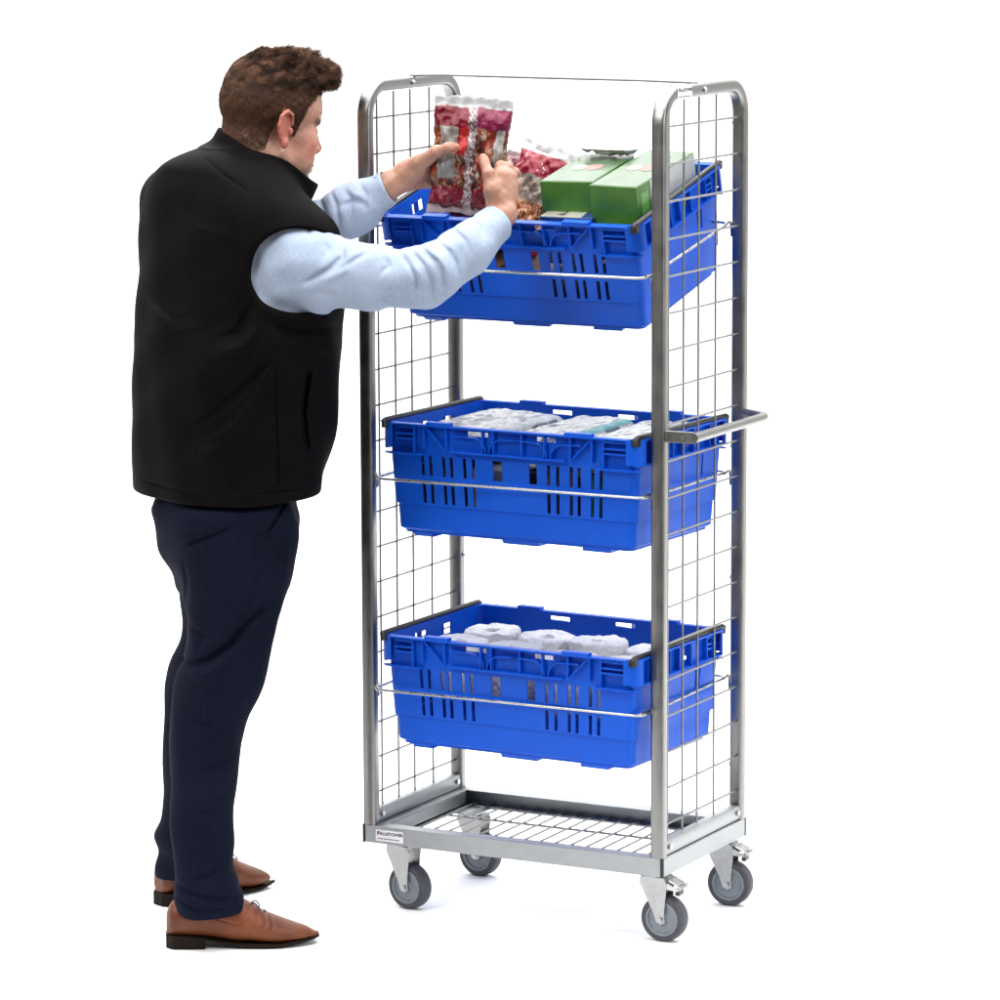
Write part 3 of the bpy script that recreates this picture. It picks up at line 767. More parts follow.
# cartons they lie on, seen through the slots
for i, (x, w, mt, lab) in enumerate([(-.19, .11, 'copper', 'brown carton low behind the left slots of the middle crate'), (-.065, .12, 'whitecard', 'white carton low in the middle crate seen through its slots'), (.07, .13, 'copper', 'brown carton low behind the right slots of the middle crate'), (.20, .11, 'teal', 'green carton low at the handle end of the middle crate')]):
    c = crates[1]; mt_ = Matrix.Translation(c.location) @ Matrix.Rotation(c.rotation_euler.z, 4, 'Z')
    e = carton('small_carton', w, .30, .135, [M[mt]], mt_ @ Vector((x, 0, -.092)), (0, 0, c.rotation_euler.z), lab, 'carton')
for x, w, mt, lab in [(-.16, .20, 'copper', 'brown carton low at the left of the tilted top crate'), (.07, .18, 'copper', 'brown carton low under the small navy carton in the top crate')]:
    c = crates[0]; mt_ = Matrix.Translation(c.location) @ c.rotation_euler.to_matrix().to_4x4()
    carton('small_carton', w, .31, .105, [M[mt]], mt_ @ Vector((x, 0, -.12)), tuple(c.rotation_euler), lab, 'carton')
# paper rolls in the lowest crate
def paper_mat():
    m, nt, b = new_mat('quilted_paper'); tc = N(nt, 'ShaderNodeTexCoord'); vo = N(nt, 'ShaderNodeTexVoronoi', Scale=110.0); nt.links.new(tc.outputs['Object'], vo.inputs['Vector'])
    n1 = N(nt, 'ShaderNodeTexNoise', Scale=18.0, Detail=6.0); nt.links.new(tc.outputs['Object'], n1.inputs['Vector'])
    r = ramp(nt, n1.outputs[0], [(.3, (.52, .52, .53)), (.7, (.66, .66, .67))]); nt.links.new(r.outputs[0], b.inputs['Base Color']); b.inputs['Roughness'].default_value = .8
    bump(nt, b, vo.outputs[0], .6, .003); return m
M['paper'] = paper_mat()
def roll_mesh():
    m = MB(); seg = 44; prof = []
    r0, r1, h = .013, .061, .118
    prof = [(r0, -h / 2), (r1 - .004, -h / 2), (r1, -h / 2 + .005), (r1, h / 2 - .005), (r1 - .0015, h / 2 - .001), (r1 - .005, h / 2), (r1 - .012, h / 2 - .0022), (r1 - .016, h / 2 - .0005), (r1 - .024, h / 2 - .0028), (r1 - .029, h / 2 - .001), (r1 - .036, h / 2 - .003), (r0 + .003, h / 2 - .002), (r0, h / 2 - .006)]
    m.lathe(prof, (0, 0, 0), (0, 0, 1), seg)
    q = noise(.03, .0016, 71, 3); q2 = noise(.04, .012, 72, 2)
    m.v = [(x * (1 + 2 * float(q2(x, y, z))), y * (1 + 2 * float(q2(y, x, z))), z + (float(q(x, y, 0)) if z > .03 else 0)) for x, y, z in m.v]
    return m.build('paper_roll', M['paper'], None, auto=55)
roll0 = roll_mesh(); k = 0; names = ['first', 'second', 'third', 'fourth']
c = crates[2]; mt_ = Matrix.Translation(c.location) @ Matrix.Rotation(c.rotation_euler.z, 4, 'Z')
for row, (yy, dz, ht) in enumerate([(.080, -.087, 'back'), (-.062, -.089, 'front')]):
    for i, xx in enumerate([-.195, -.063, .068, .198]):
        r = roll0 if k == 0 else roll0.copy()
        if k: link(r)
        r.location = mt_ @ Vector((xx + random.uniform(-.003, .003), yy + random.uniform(-.004, .004), dz + random.uniform(-.004, .004) - .001 * i))
        r.rotation_euler = (R(random.uniform(-2, 2)), R(random.uniform(-2, 2)), random.uniform(0, 6.28))
        tag(r, 'white paper roll in the %s row of the lowest crate, %s from the left' % (ht, names[i]), 'paper roll', 'paper rolls in the lowest crate'); k += 1
# ------------------------------------------------------------------ organic shapes: distance fields meshed with surface nets
def smin(a, b, k):
    if k <= 0: return np.minimum(a, b)
    h = np.maximum(k - np.abs(a - b), 0) / k
    return np.minimum(a, b) - h * h * k * .25
def smax(a, b, k): return -smin(-a, -b, k)
class Field:
    def __init__(s): s.ops = []
    def op(s, kind, fn, lo, hi, k=0., pad=.03):
        s.ops.append((kind, fn, np.array(lo) - pad - k, np.array(hi) + pad + k, k)); return s
    def ev(s, X, Y, Z, cull=True):
        f = np.full(np.broadcast(X, Y, Z).shape, .25)
        lo = np.array([X.min(), Y.min(), Z.min()]); hi = np.array([X.max(), Y.max(), Z.max()])
        for kind, fn, a, b, k in s.ops:
            if cull and (np.any(a > hi) or np.any(b < lo)): continue
            g = fn(X, Y, Z)
            if kind == 'add': f = smin(f, g, k)
            elif kind == 'sub': f = smax(f, -g, k)
            elif kind == 'and': f = smax(f, g, k)
            else: f = f + g
        return f
def mesh_field(F, lo, hi, h, n=24):
    lo = np.array(lo, float); hi = np.array(hi, float)
    nb = np.ceil((hi - lo) / (h * n)).astype(int)
    keys = []; pts = []; quads = []
    BIG = 1 << 20
    def key(i, j, k): return ((i.astype(np.int64) + 8) * BIG + (j + 8)) * BIG + (k + 8)
    rad = h * n * .25 * math.sqrt(3) * 1.9 + .010
    cc = [lo[q] + (np.arange(nb[q] * 2) + .5) * h * n * .5 for q in range(3)]
    Fc = np.abs(F.ev(cc[0][:, None, None], cc[1][None, :, None], cc[2][None, None, :], False))
    Fc = Fc.reshape(nb[0], 2, nb[1], 2, nb[2], 2).min((1, 3, 5))
    for bi in range(nb[0]):
        for bj in range(nb[1]):
            for bk in range(nb[2]):
                i0 = np.array([bi, bj, bk]) * n
                if Fc[bi, bj, bk] > rad: continue
                ax = [lo[q] + (np.arange(i0[q] - 1, i0[q] + n + 1)) * h for q in range(3)]
                f = F.ev(ax[0][:, None, None], ax[1][None, :, None], ax[2][None, None, :])
                s = f < 0
                if s.all() or not s.any(): continue
                m = n + 1
                c8 = [(a, b, c_) for a in (0, 1) for b in (0, 1) for c_ in (0, 1)]
                cnt = sum(s[a:a + m, b:b + m, c_:c_ + m].astype(int) for a, b, c_ in c8)
                act = np.argwhere((cnt > 0) & (cnt < 8))
                if len(act) == 0: continue
                P = np.zeros((len(act), 3)); W = np.zeros(len(act))
                vals = {q: f[act[:, 0] + q[0], act[:, 1] + q[1], act[:, 2] + q[2]] for q in c8}
                for q in c8:
                    for axx in range(3):
                        if q[axx]: continue
                        r = list(q); r[axx] = 1; r = tuple(r)
                        v0, v1 = vals[q], vals[r]; msk = (v0 < 0) != (v1 < 0)
                        t = np.where(msk, v0 / np.where(msk, v0 - v1, 1), 0)
                        for d in range(3):
                            P[:, d] += np.where(msk, q[d] + (t if d == axx else 0), 0)
                        W += msk
                P /= W[:, None]
                g = act + i0 - 1
                keys.append(key(g[:, 0], g[:, 1], g[:, 2])); pts.append(lo + (g + P) * h)
                for axx in range(3):
                    o1, o2 = [q for q in range(3) if q != axx]
                    sl0 = [slice(1, n + 1)] * 3; sl1 = [slice(1, n + 1)] * 3; sl1[axx] = slice(2, n + 2)
                    A, B = s[tuple(sl0)], s[tuple(sl1)]
                    e = np.argwhere(A != B)
                    if len(e) == 0: continue
                    flip = A[e[:, 0], e[:, 1], e[:, 2]]
                    g = e + i0; qs = []
                    for d1, d2 in ((0, 0), (-1, 0), (-1, -1), (0, -1)):
                        gg = g.copy(); gg[:, o1] += d1; gg[:, o2] += d2; qs.append(key(gg[:, 0], gg[:, 1], gg[:, 2]))
                    qs = np.stack(qs, 1)
                    fl = flip ^ (axx == 1)
                    qs[~fl] = qs[~fl][:, ::-1]
                    quads.append(qs)
    keys = np.concatenate(keys); pts = np.concatenate(pts); quads = np.concatenate(quads)
    uk, idx = np.unique(keys, return_index=True); V = pts[idx]
    q = np.searchsorted(uk, quads)
    ok = (uk[np.minimum(q, len(uk) - 1)] == quads).all(1)
    return V, q[ok]
ORG = np.array([-.27, -.12, 0.])
def mesh_obj(name, V, Q, mat, parent=None, attrs=None):
    me = bpy.data.meshes.new(name); V = np.asarray(V) - ORG
    me.vertices.add(len(V)); me.vertices.foreach_set('co', V.astype(np.float32).ravel())
    me.loops.add(Q.size); me.loops.foreach_set('vertex_index', Q.astype(np.int32).ravel())
    me.polygons.add(len(Q)); me.polygons.foreach_set('loop_start', np.arange(0, Q.size, 4, dtype=np.int32)); me.polygons.foreach_set('loop_total', np.full(len(Q), 4, dtype=np.int32))
    me.update(calc_edges=True); me.validate(); me.polygons.foreach_set('use_smooth', [True] * len(me.polygons))
    for k, a in (attrs or {}).items():
        at_ = me.attributes.new(k, 'FLOAT', 'POINT'); at_.data.foreach_set('value', np.asarray(a, np.float32))
    me.materials.append(mat); o = bpy.data.objects.new(name, me); link(o, parent); return o

def P3(px, py, v): return np.array(at(px, py, v))
def cone(a, b, ra, rb, sq=None):
    """round cone between two points; sq=(direction, factor) flattens the section along a direction"""
    a = np.array(a, float); b = np.array(b, float); d = b - a; L = (d @ d)
    def fn(X, Y, Z):
        x, y, z = X - a[0], Y - a[1], Z - a[2]
        t = np.clip((x * d[0] + y * d[1] + z * d[2]) / L, 0, 1)
        x = x - t * d[0]; y = y - t * d[1]; z = z - t * d[2]
        q = x * x + y * y + z * z
        if sq is not None:
            n = sq[0]; w = x * n[0] + y * n[1] + z * n[2]; q = q + w * w * (sq[1] ** 2 - 1)
        return np.sqrt(q) - (ra + (rb - ra) * t)
    r = max(ra, rb); return fn, np.minimum(a, b) - r, np.maximum(a, b) + r
def chain(F, pts, rs, k=.01, join=None, sq=None):
    for i in range(len(pts) - 1):
        fn, lo, hi = cone(pts[i], pts[i + 1], rs[i], rs[i + 1], sq); F.op('add', fn, lo, hi, k if (i or join is None) else join)
def ell(c, r, Rm=None):
    c = np.array(c, float); r = np.array(r, float); Rm = np.eye(3) if Rm is None else np.array(Rm)  # columns = axes
    def fn(X, Y, Z):
        x, y, z = X - c[0], Y - c[1], Z - c[2]
        q = [x * Rm[0, i] + y * Rm[1, i] + z * Rm[2, i] for i in range(3)]
        k0 = np.sqrt((q[0] / r[0]) ** 2 + (q[1] / r[1]) ** 2 + (q[2] / r[2]) ** 2) + 1e-9
        k1 = np.sqrt((q[0] / r[0] ** 2) ** 2 + (q[1] / r[1] ** 2) ** 2 + (q[2] / r[2] ** 2) ** 2) + 1e-9
        return k0 * (k0 - 1) / k1
    m = r.max(); return fn, c - m, c + m
def add(F, prim, k=0., kind='add'): F.op(kind, prim[0], prim[1], prim[2], k)
SPL = {}
def spl(xs, ys, x):
    """smooth interpolation through control points (Catmull-Rom, evaluated on a table)"""
    ck = (np.asarray(xs, float).tobytes(), np.asarray(ys, float).tobytes())
    if ck in SPL: return np.interp(x, *SPL[ck])
    xs = np.array(xs, float); ys = np.array(ys, float); o = np.argsort(xs); xs, ys = xs[o], ys[o]
    m = np.gradient(ys, xs); t = np.linspace(xs[0], xs[-1], 400); i = np.clip(np.searchsorted(xs, t) - 1, 0, len(xs) - 2)
    h = xs[i + 1] - xs[i]; s = (t - xs[i]) / h
    tab = (2 * s ** 3 - 3 * s ** 2 + 1) * ys[i] + (s ** 3 - 2 * s ** 2 + s) * h * m[i] + (-2 * s ** 3 + 3 * s ** 2) * ys[i + 1] + (s ** 3 - s ** 2) * h * m[i + 1]
    SPL[ck] = (t, tab)
    return np.interp(x, t, tab)
def stack(secs, off=0., p=2.2, theta=0., capk=.02, tilt=(0, 0)):
    """secs: (z, centre u, centre v, half lateral a, half frontal b); section axes turned by theta: front=(cos,sin)"""
    A = np.array(secs, float); A = A[np.argsort(A[:, 0])]; z0, z1 = A[0, 0], A[-1, 0]
    ct, st = math.cos(theta), math.sin(theta)
    def fn(X, Y, Z):
        Z_ = Z - tilt[0] * X - tilt[1] * Y if (tilt[0] or tilt[1]) else Z
        zc = np.clip(Z_, z0, z1)
        cu, cv, a, b = [spl(A[:, 0], A[:, i], zc) for i in (1, 2, 3, 4)]
        x, y = X - cu, Y - cv
        fr = np.abs(x * ct + y * st) / np.maximum(b + off, .012); la = np.abs(x * st - y * ct) / np.maximum(a + off, .012)
        q = (fr ** p + la ** p) ** (1 / p)
        d = (q - 1) * np.maximum(np.minimum(a, b) + off, .012)
        return smax(d, np.maximum(z0 - Z_, Z_ - z1) + 0 * d, capk)
    mx = A[:, 3:5].max() + off + .06
    return fn, [A[:, 1].min() - mx, A[:, 2].min() - mx, z0 - .05], [A[:, 1].max() + mx, A[:, 2].max() + mx, z1 + .05]
INF = ([-9, -9, -9], [9, 9, 9])
def crease(F, pxs, v, amp, w, vr=.12):
    """groove (amp>0) or ridge (amp<0) along a path on the side nearest the camera"""
    P = [P3(a, b, v) for a, b in pxs]; P = [(q[0], q[2]) for q in P]
    def fn(X, Y, Z):
        best = None
        for i in range(len(P) - 1):
            ax, az = P[i]; dx, dz = P[i + 1][0] - ax, P[i + 1][1] - az; L = dx * dx + dz * dz
            t = np.clip(((X - ax) * dx + (Z - az) * dz) / L, 0, 1)
            q = (X - ax - t * dx) ** 2 + (Z - az - t * dz) ** 2
            best = q if best is None else np.minimum(best, q)
        # fade towards both ends of the path
        e = np.minimum((X - P[0][0]) ** 2 + (Z - P[0][1]) ** 2, (X - P[-1][0]) ** 2 + (Z - P[-1][1]) ** 2)
        return amp * np.exp(-best / w ** 2) * (1 - .8 * np.exp(-e / (3 * w) ** 2)) * (Y < v + vr)
    us = [q[0] for q in P]; zs = [q[1] for q in P]
    F.op('disp', fn, [min(us) - 3 * w, v - 1, min(zs) - 3 * w], [max(us) + 3 * w, v + vr, max(zs) + 3 * w], 0, 0)

# ---- materials of the man
def skin_mat():
    m, nt, b = new_mat('skin')
    tc = N(nt, 'ShaderNodeTexCoord'); n1 = N(nt, 'ShaderNodeTexNoise', Scale=22.0, Detail=5.0); n2 = N(nt, 'ShaderNodeTexNoise', Scale=420.0, Detail=2.0)
    nt.links.new(tc.outputs['Object'], n1.inputs['Vector']); nt.links.new(tc.outputs['Object'], n2.inputs['Vector'])
    r = ramp(nt, n1.outputs[0], [(.32, (.33, .155, .10)), (.5, (.385, .205, .14)), (.68, (.44, .235, .165))])
    def mixin(prev, attr, c):
        a = N(nt, 'ShaderNodeAttribute'); a.attribute_name = attr
        x = N(nt, 'ShaderNodeMix', data_type='RGBA'); nt.links.new(a.outputs['Fac'], x.inputs[0]); nt.links.new(prev, x.inputs[6]); x.inputs[7].default_value = (*c, 1); return x.outputs[2]
    o = mixin(r.outputs[0], 'flush', (.42, .115, .075)); o = mixin(o, 'stubble', (.24, .14, .10)); o = mixin(o, 'scalp', (.055, .027, .016)); o = mixin(o, 'lips', (.42, .13, .11)); o = mixin(o, 'brow', (.09, .045, .03))
    nt.links.new(o, b.inputs['Base Color']); b.inputs['Roughness'].default_value = .48; b.inputs['Subsurface Weight'].default_value = .12; b.inputs['Subsurface Radius'].default_value = (.012, .005, .003)
    b.inputs['Subsurface Scale'].default_value = 1
    bump(nt, b, n2.outputs[0], .5, .0009); return m
M['skin'] = skin_mat()
def cloth_mat(name, c1, c2, rough, thread, bstr, sheen=0., stripes=None, spec=.15):
    m, nt, b = new_mat(name); tc = N(nt, 'ShaderNodeTexCoord')
    w1 = N(nt, 'ShaderNodeTexNoise', Scale=thread, Detail=2.0); mp = N(nt, 'ShaderNodeMapping'); mp.inputs['Scale'].default_value = (1, 1, .25)
    nt.links.new(tc.outputs['Object'], mp.inputs[0]); nt.links.new(mp.outputs[0], w1.inputs['Vector'])
    n1 = N(nt, 'ShaderNodeTexNoise', Scale=12.0, Detail=5.0); nt.links.new(tc.outputs['Object'], n1.inputs['Vector'])
    mx = N(nt, 'ShaderNodeMath', operation='MULTIPLY_ADD'); mx.inputs[1].default_value = .45; nt.links.new(n1.outputs[0], mx.inputs[0])
    m2 = N(nt, 'ShaderNodeMath', operation='MULTIPLY'); m2.inputs[1].default_value = .55; nt.links.new(w1.outputs[0], m2.inputs[0]); nt.links.new(m2.outputs[0], mx.inputs[2])
    r = ramp(nt, mx.outputs[0], [(.35, c1), (.65, c2)]); outc = r.outputs[0]
    if stripes:
        sp = N(nt, 'ShaderNodeSeparateXYZ'); nt.links.new(tc.outputs['Object'], sp.inputs[0])
        for ax, per in ((0, stripes[0]), (2, stripes[0])):
            q = N(nt, 'ShaderNodeMath', operation='MULTIPLY'); q.inputs[1].default_value = 2 * math.pi / per; nt.links.new(sp.outputs[ax], q.inputs[0])
            s = N(nt, 'ShaderNodeMath', operation='SINE'); nt.links.new(q.outputs[0], s.inputs[0])
            g = N(nt, 'ShaderNodeMath', operation='GREATER_THAN'); g.inputs[1].default_value = .75; nt.links.new(s.outputs[0], g.inputs[0])
            g2 = N(nt, 'ShaderNodeMath', operation='MULTIPLY'); g2.inputs[1].default_value = .22; nt.links.new(g.outputs[0], g2.inputs[0])
            x = N(nt, 'ShaderNodeMix', data_type='RGBA'); nt.links.new(g2.outputs[0], x.inputs[0]); nt.links.new(outc, x.inputs[6]); x.inputs[7].default_value = (*stripes[1], 1); outc = x.outputs[2]
    nt.links.new(outc, b.inputs['Base Color']); b.inputs['Roughness'].default_value = rough; b.inputs['Sheen Weight'].default_value = sheen; b.inputs['Specular IOR Level'].default_value = spec
    bump(nt, b, w1.outputs[0], bstr, .0006); return m
M['shirt'] = cloth_mat('pale_blue_shirt', (.275, .332, .435), (.34, .40, .505), .85, 260, .35)
M['vest'] = cloth_mat('black_softshell', (.0018, .0012, .0012), (.0042, .0032, .0037), .68, 300, .3, spec=.04)
M['trousers'] = cloth_mat('navy_check_wool', (.0028, .0040, .0095), (.0050, .0068, .0160), .9, 420, .4, 0., (.008, (.008, .012, .030)), spec=.06)
M['leather'] = simple('tan_leather', (.125, .034, .011), .44, nscale=14, var=.4, bmp=.15)
M['sole'] = simple('dark_sole', (.010, .006, .004), .7)
for k_ in ('sole', 'leather'): M[k_] and M[k_].node_tree.nodes['Principled BSDF'].inputs['Specular IOR Level'].__setattr__('default_value', .12 if k_ == 'sole' else .3)
M['lace'] = simple('dark_brown_lace', (.03, .013, .008), .7)
def hair_mat():
    m, nt, b = new_mat('brown_hair'); a = N(nt, 'ShaderNodeAttribute'); a.attribute_name = 'tone'
    r = ramp(nt, a.outputs['Fac'], [(0, (.018, .008, .005)), (.5, (.078, .036, .020)), (1, (.18, .088, .050))]); nt.links.new(r.outputs[0], b.inputs['Base Color'])
    b.inputs['Roughness'].default_value = .62; b.inputs['Specular IOR Level'].default_value = .18; return m
M['hair'] = hair_mat()

# ---- torso sections traced from the outline
TH = R(40)
tors = []
TL = [(149, 204, 246), (155, 190, 260), (165, 172, 276), (175, 161, 288), (190, 151.5, 300), (206, 146.5, 312), (228, 143, 327), (262, 141.5, 336), (302, 142, 341), (325, 141, 340), (345, 138, 340), (380, 137, 337), (430, 137, 329.5), (467, 137, 323), (492, 139, 318), (512, 142, 306)]
for y, l, r in TL:
    vl = .0 if y > 230 else .04; vr = -.12 if y > 300 else -.22
    a = P3(l, y, vl); b = P3(r, y, vr); z = P3(240, y, -.12)[2]
    cu = (a[0] + b[0]) / 2; hh = (b[0] - a[0]) / 2
    k = np.interp(y, [150, 175, 230, 300, 400, 510], [1.35, 1.75, 1.75, 1.5, 1.3, 1.25])
    bb = hh / math.sqrt((k * math.sin(TH)) ** 2 + math.cos(TH) ** 2)
    tors.append((z, cu, -.12, bb * k, bb))
HEM = P3(214, 499, -.22)[2]

# ---- the man's body: one surface (head, neck, trunk, arms, hands, legs)
def head_frame():
    psi, pit = R(31), R(9)
    f0 = np.array([math.cos(psi), math.sin(psi), 0]); l = np.array([-math.sin(psi), math.cos(psi), 0]); up = np.array([0, 0, 1.])
    f = f0 * math.cos(pit) - up * math.sin(pit); u = up * math.cos(pit) + f0 * math.sin(pit)
    return P3(267.5, 127, -.085), np.stack([f, l, u], 1)
HC_, HR = head_frame(); HS = 1.06
def hp(x, y, z): return HC_ + HR @ (np.array([x, y, z]) * HS)
def hell(x, y, z, a, b, c, rot=None):
    Rm = HR if rot is None else HR @ rot
    return ell(hp(x, y, z), np.array([a, b, c]) * HS, Rm)
def rotm(ax, deg):
    c, s = math.cos(R(deg)), math.sin(R(deg))
    return np.array({'x': [[1, 0, 0], [0, c, -s], [0, s, c]], 'y': [[c, 0, s], [0, 1, 0], [-s, 0, c]], 'z': [[c, -s, 0], [s, c, 0], [0, 0, 1]]}[ax])
B = Field()
# trunk and limbs under the clothes
add(B, stack([q for q in tors if q[0] < P3(240, 180, -.12)[2]], -.062, theta=TH), .02)
LEGN = [(505, 178, 292), (530, 175, 296), (560, 180, 292), (600, 186, 284), (640, 186.5, 274), (680, 178, 264), (720, 172, 247), (760, 169, 237), (800, 169, 234), (840, 171, 233), (866, 172, 232), (880, 172.5, 238), (897, 173, 244.5), (908, 176, 245), (925, 180, 244)]
LEGF = [(505, 150, 262), (530, 158, 262), (560, 170, 262), (600, 181, 262), (640, 182, 256), (660, 172, 252), (680, 168, 250), (720, 164.5, 240), (760, 163.5, 230), (800, 163.5, 226), (820, 162, 224), (835, 157.5, 222), (852, 162, 222), (870, 158, 226), (885, 160, 228)]
def leg_secs(L, vtop, vbot, wv, foot_v):
    out = []
    y0, y1 = L[0][0], L[-1][0]
    for y, l, r in L:
        t = (y - y0) / (y1 - y0); v = vtop + (vbot - vtop) * t
        a = P3(l, y, v); b = P3(r, y, v); hu = (b[0] - a[0]) / 2
        w = np.interp(t, [0, .3, .55, .8, 1], wv)
        out.append((a[2], (a[0] + b[0]) / 2, v, w, hu))
    return out
legN = leg_secs(LEGN, -.225, -.30, [.105, .098, .085, .078, .078], 0)
legF = leg_secs(LEGF, -.03, .045, [.105, .098, .085, .078, .078], 0)
add(B, stack(legN, -.036), .03); add(B, stack(legF, -.036), .03)
# neck and head
add(B, cone(hp(-.035, 0, -.03), P3(243, 188, -.10), .060, .072), .02)
add(B, cone(hp(-.01, 0, -.06), P3(262, 190, -.10), .050, .062), .02)
add(B, hell(-.002, 0, .045, .099, .077, .085), .02)
add(B, hell(.035, 0, .045, .064, .062, .060), .03)
add(B, hell(.042, 0, -.028, .052, .058, .074), .02)
add(B, cone(hp(.0, .050, -.050), hp(.074, .016, -.098), .020, .018), .02); add(B, cone(hp(.0, -.050, -.050), hp(.074, -.016, -.098), .020, .018), .02)
add(B, cone(hp(.03, 0, -.085), hp(-.02, 0, -.085), .035, .045), .03)
add(B, hell(.080, 0, -.098, .020, .022, .018), .015)
for s in (-1, 1):
    add(B, hell(.060, s * .040, -.018, .026, .026, .024), .02)
    add(B, hell(.056, s * .044, -.055, .026, .022, .03), .02)
    add(B, cone(hp(.094, s * .008, .020), hp(.082, s * .045, .022), .009, .008), .01)
add(B, hell(.078, 0, -.060, .024, .028, .028), .015)
for s in (-1, 1): add(B, hell(.100, s * .033, .003, .017, .019, .012), .012, 'sub')
for s in (-1, 1): add(B, hell(.078, s * .032, .002, .0135, .0145, .0125), .003)
for s in (-1, 1): add(B, cone(hp(.090, s * .022, .006), hp(.083, s * .043, .004), .0035, .003), .003)
add(B, cone(hp(.093, 0, .014), hp(.111, 0, -.026), .008, .0110), .01)
add(B, hell(.111, 0, -.028, .011, .012, .010), .006)
for s in (-1, 1): add(B, hell(.102, s * .013, -.032, .011, .008, .0085), .005)
for s in (-1, 1): add(B, ell(hp(.104, s * .007, -.041), [.005, .0035, .004]), .002, 'sub')
add(B, cone(hp(.099, .016, -.0615), hp(.103, .0, -.0585), .0045, .006), .004); add(B, cone(hp(.099, -.016, -.0615), hp(.103, 0, -.0585), .0045, .006), .004)
add(B, cone(hp(.096, .014, -.0705), hp(.1005, .0, -.072), .0045, .007), .004); add(B, cone(hp(.096, -.014, -.0705), hp(.1005, 0, -.072), .0045, .007), .004)
# ears: flared shell with rim, hollow and lobe
for s in (-1, 1):
    rt = rotm('z', -s * 24) @ rotm('y', -8)
    add(B, hell(-.006, s * .079, .002, .0185, .0062, .033, rt), .006)
    add(B, hell(-.002, s * .080, -.026, .010, .0065, .012, rt), .006)
    add(B, hell(-.002, s * .0865, .004, .0115, .0050, .022, rt), .003, 'sub')
    add(B, hell(.008, s * .081, -.004, .0050, .004, .008), .003)
    cpts = [hp(.010, s * .079, .010), hp(.006, s * .083, .028), hp(-.008, s * .087, .034), hp(-.020, s * .089, .024), hp(-.022, s * .089, .004), hp(-.014, s * .086, -.020)]
    chain(B, cpts, [.003, .0034, .0036, .0036, .0034, .003], .003, .003)
# arms under the sleeves
SR = P3(300, 266, -.26); ER = P3(424, 279, -.335); WR = P3(503, 214, -.205)
SL = P3(182, 205, .045); EL = P3(296, 240, -.035); WL = P3(392, 184, -.085)
chain(B, [SR, ER, WR], [.055, .040, .0265], .01, .03)
chain(B, [SL, EL, WL], [.055, .040, .0265], .01, .03)
# right hand: back towards the camera, thumb up in front of the bag, fingers curled round its edge
nR = np.array([-.15, 1, .1]); nR /= np.linalg.norm(nR)
chain(B, [WR, P3(502, 203, -.195)], [.0265, .027], .01, .01, (nR, 1.25))
for i, (x, y, v) in enumerate([(495, 180, -.19), (502, 175, -.186), (508.5, 177, -.18), (511.5, 184, -.172)]):
    chain(B, [P3(500 + i * 2.0, 205, -.195 + i * .004), P3(x, y, v)], [.0185, .0135], .01, .012)
add(B, ell(P3(503, 192, -.188), [.027, .017, .034]), .012)
FR_ = [[(495, 179, -.19), (500.5, 166.5, -.172), (500, 164, -.132), (491, 167, -.108)],
       [(502, 175, -.186), (508.5, 167, -.166), (508, 167, -.124), (497, 170, -.100)],
       [(508.5, 177, -.18), (514, 173, -.158), (512, 174, -.118), (500, 177, -.096)],
       [(511.5, 185, -.172), (516, 184, -.150), (512, 184, -.116), (502, 186, -.100)]]
for f, r in zip(FR_, (.0098, .0102, .0097, .0086)):
    chain(B, [P3(*q) for q in f], [r * 1.15, r * 1.02, r * .92, r * .8], .003, .008)
    for q in f[:2]: add(B, ell(P3(*q) + np.array([0, -.0015, .001]), [r * 1.08] * 3), .004)
chain(B, [P3(497, 204, -.20), P3(491.5, 190, -.212), P3(488.5, 174, -.208), P3(483.5, 158, -.188)], [.019, .0165, .0118, .0092], .006, .014)
add(B, ell(P3(488.5, 173.5, -.209), [.0122, .012, .013]), .004)
add(B, cone(P3(492, 192, -.198), P3(500, 184, -.188), .012, .010), .012)
# left hand: thumb over the front of the bag, fingers behind it
chain(B, [WL, P3(404, 177, -.087)], [.0265, .028], .01, .01, (np.array([.3, .9, .2]) / .97, 1.2))
for i, (x, y, v) in enumerate([(428, 160, -.082), (431, 167, -.073), (431, 174.5, -.070), (427, 182, -.072)]):
    chain(B, [P3(406, 172 + i * 3.2, -.086 + i * .003), P3(x, y, v)], [.0185, .0132], .01, .012)
FL_ = [[(428, 160, -.082), (442, 157, -.070), (453, 158, -.066), (461, 160, -.068)],
       [(431, 167, -.073), (446, 166, -.062), (459, 167, -.062), (468, 168, -.066)],
       [(431, 174.5, -.070), (446, 176, -.062), (458, 177, -.062), (466, 177, -.066)],
       [(427, 182, -.072), (440, 184, -.067), (450, 185, -.066), (457, 184, -.068)]]
for f, r in zip(FL_, (.0098, .0102, .0097, .0086)):
    chain(B, [P3(*q) for q in f], [r * 1.15, r * 1.0, r * .92, r * .8], .003, .008)
chain(B, [P3(408, 170, -.092), P3(420, 163, -.112), P3(437, 151.5, -.150), P3(449, 148, -.168), P3(456.5, 147, -.166)], [.021, .0175, .0122, .0108, .0088], .006, .014)
add(B, ell(P3(437, 151.5, -.150), [.0125, .012, .0122]), .004)
add(B, ell(P3(418, 169, -.096), [.028, .018, .022]), .012)
B.op('disp', noise(.05, .0008, 3, 3), *INF)
ZANK = P3(200, 893, -.30)[2]
B.op('and', lambda X, Y, Z: ZANK + 0 * X + 0 * Y - Z, [-1, -1, -.1], [1, 1, .2], .004)
SKH = .0023
V, Q = mesh_field(B, [-.62, -.46, .06], [.36, .26, 1.86], SKH)
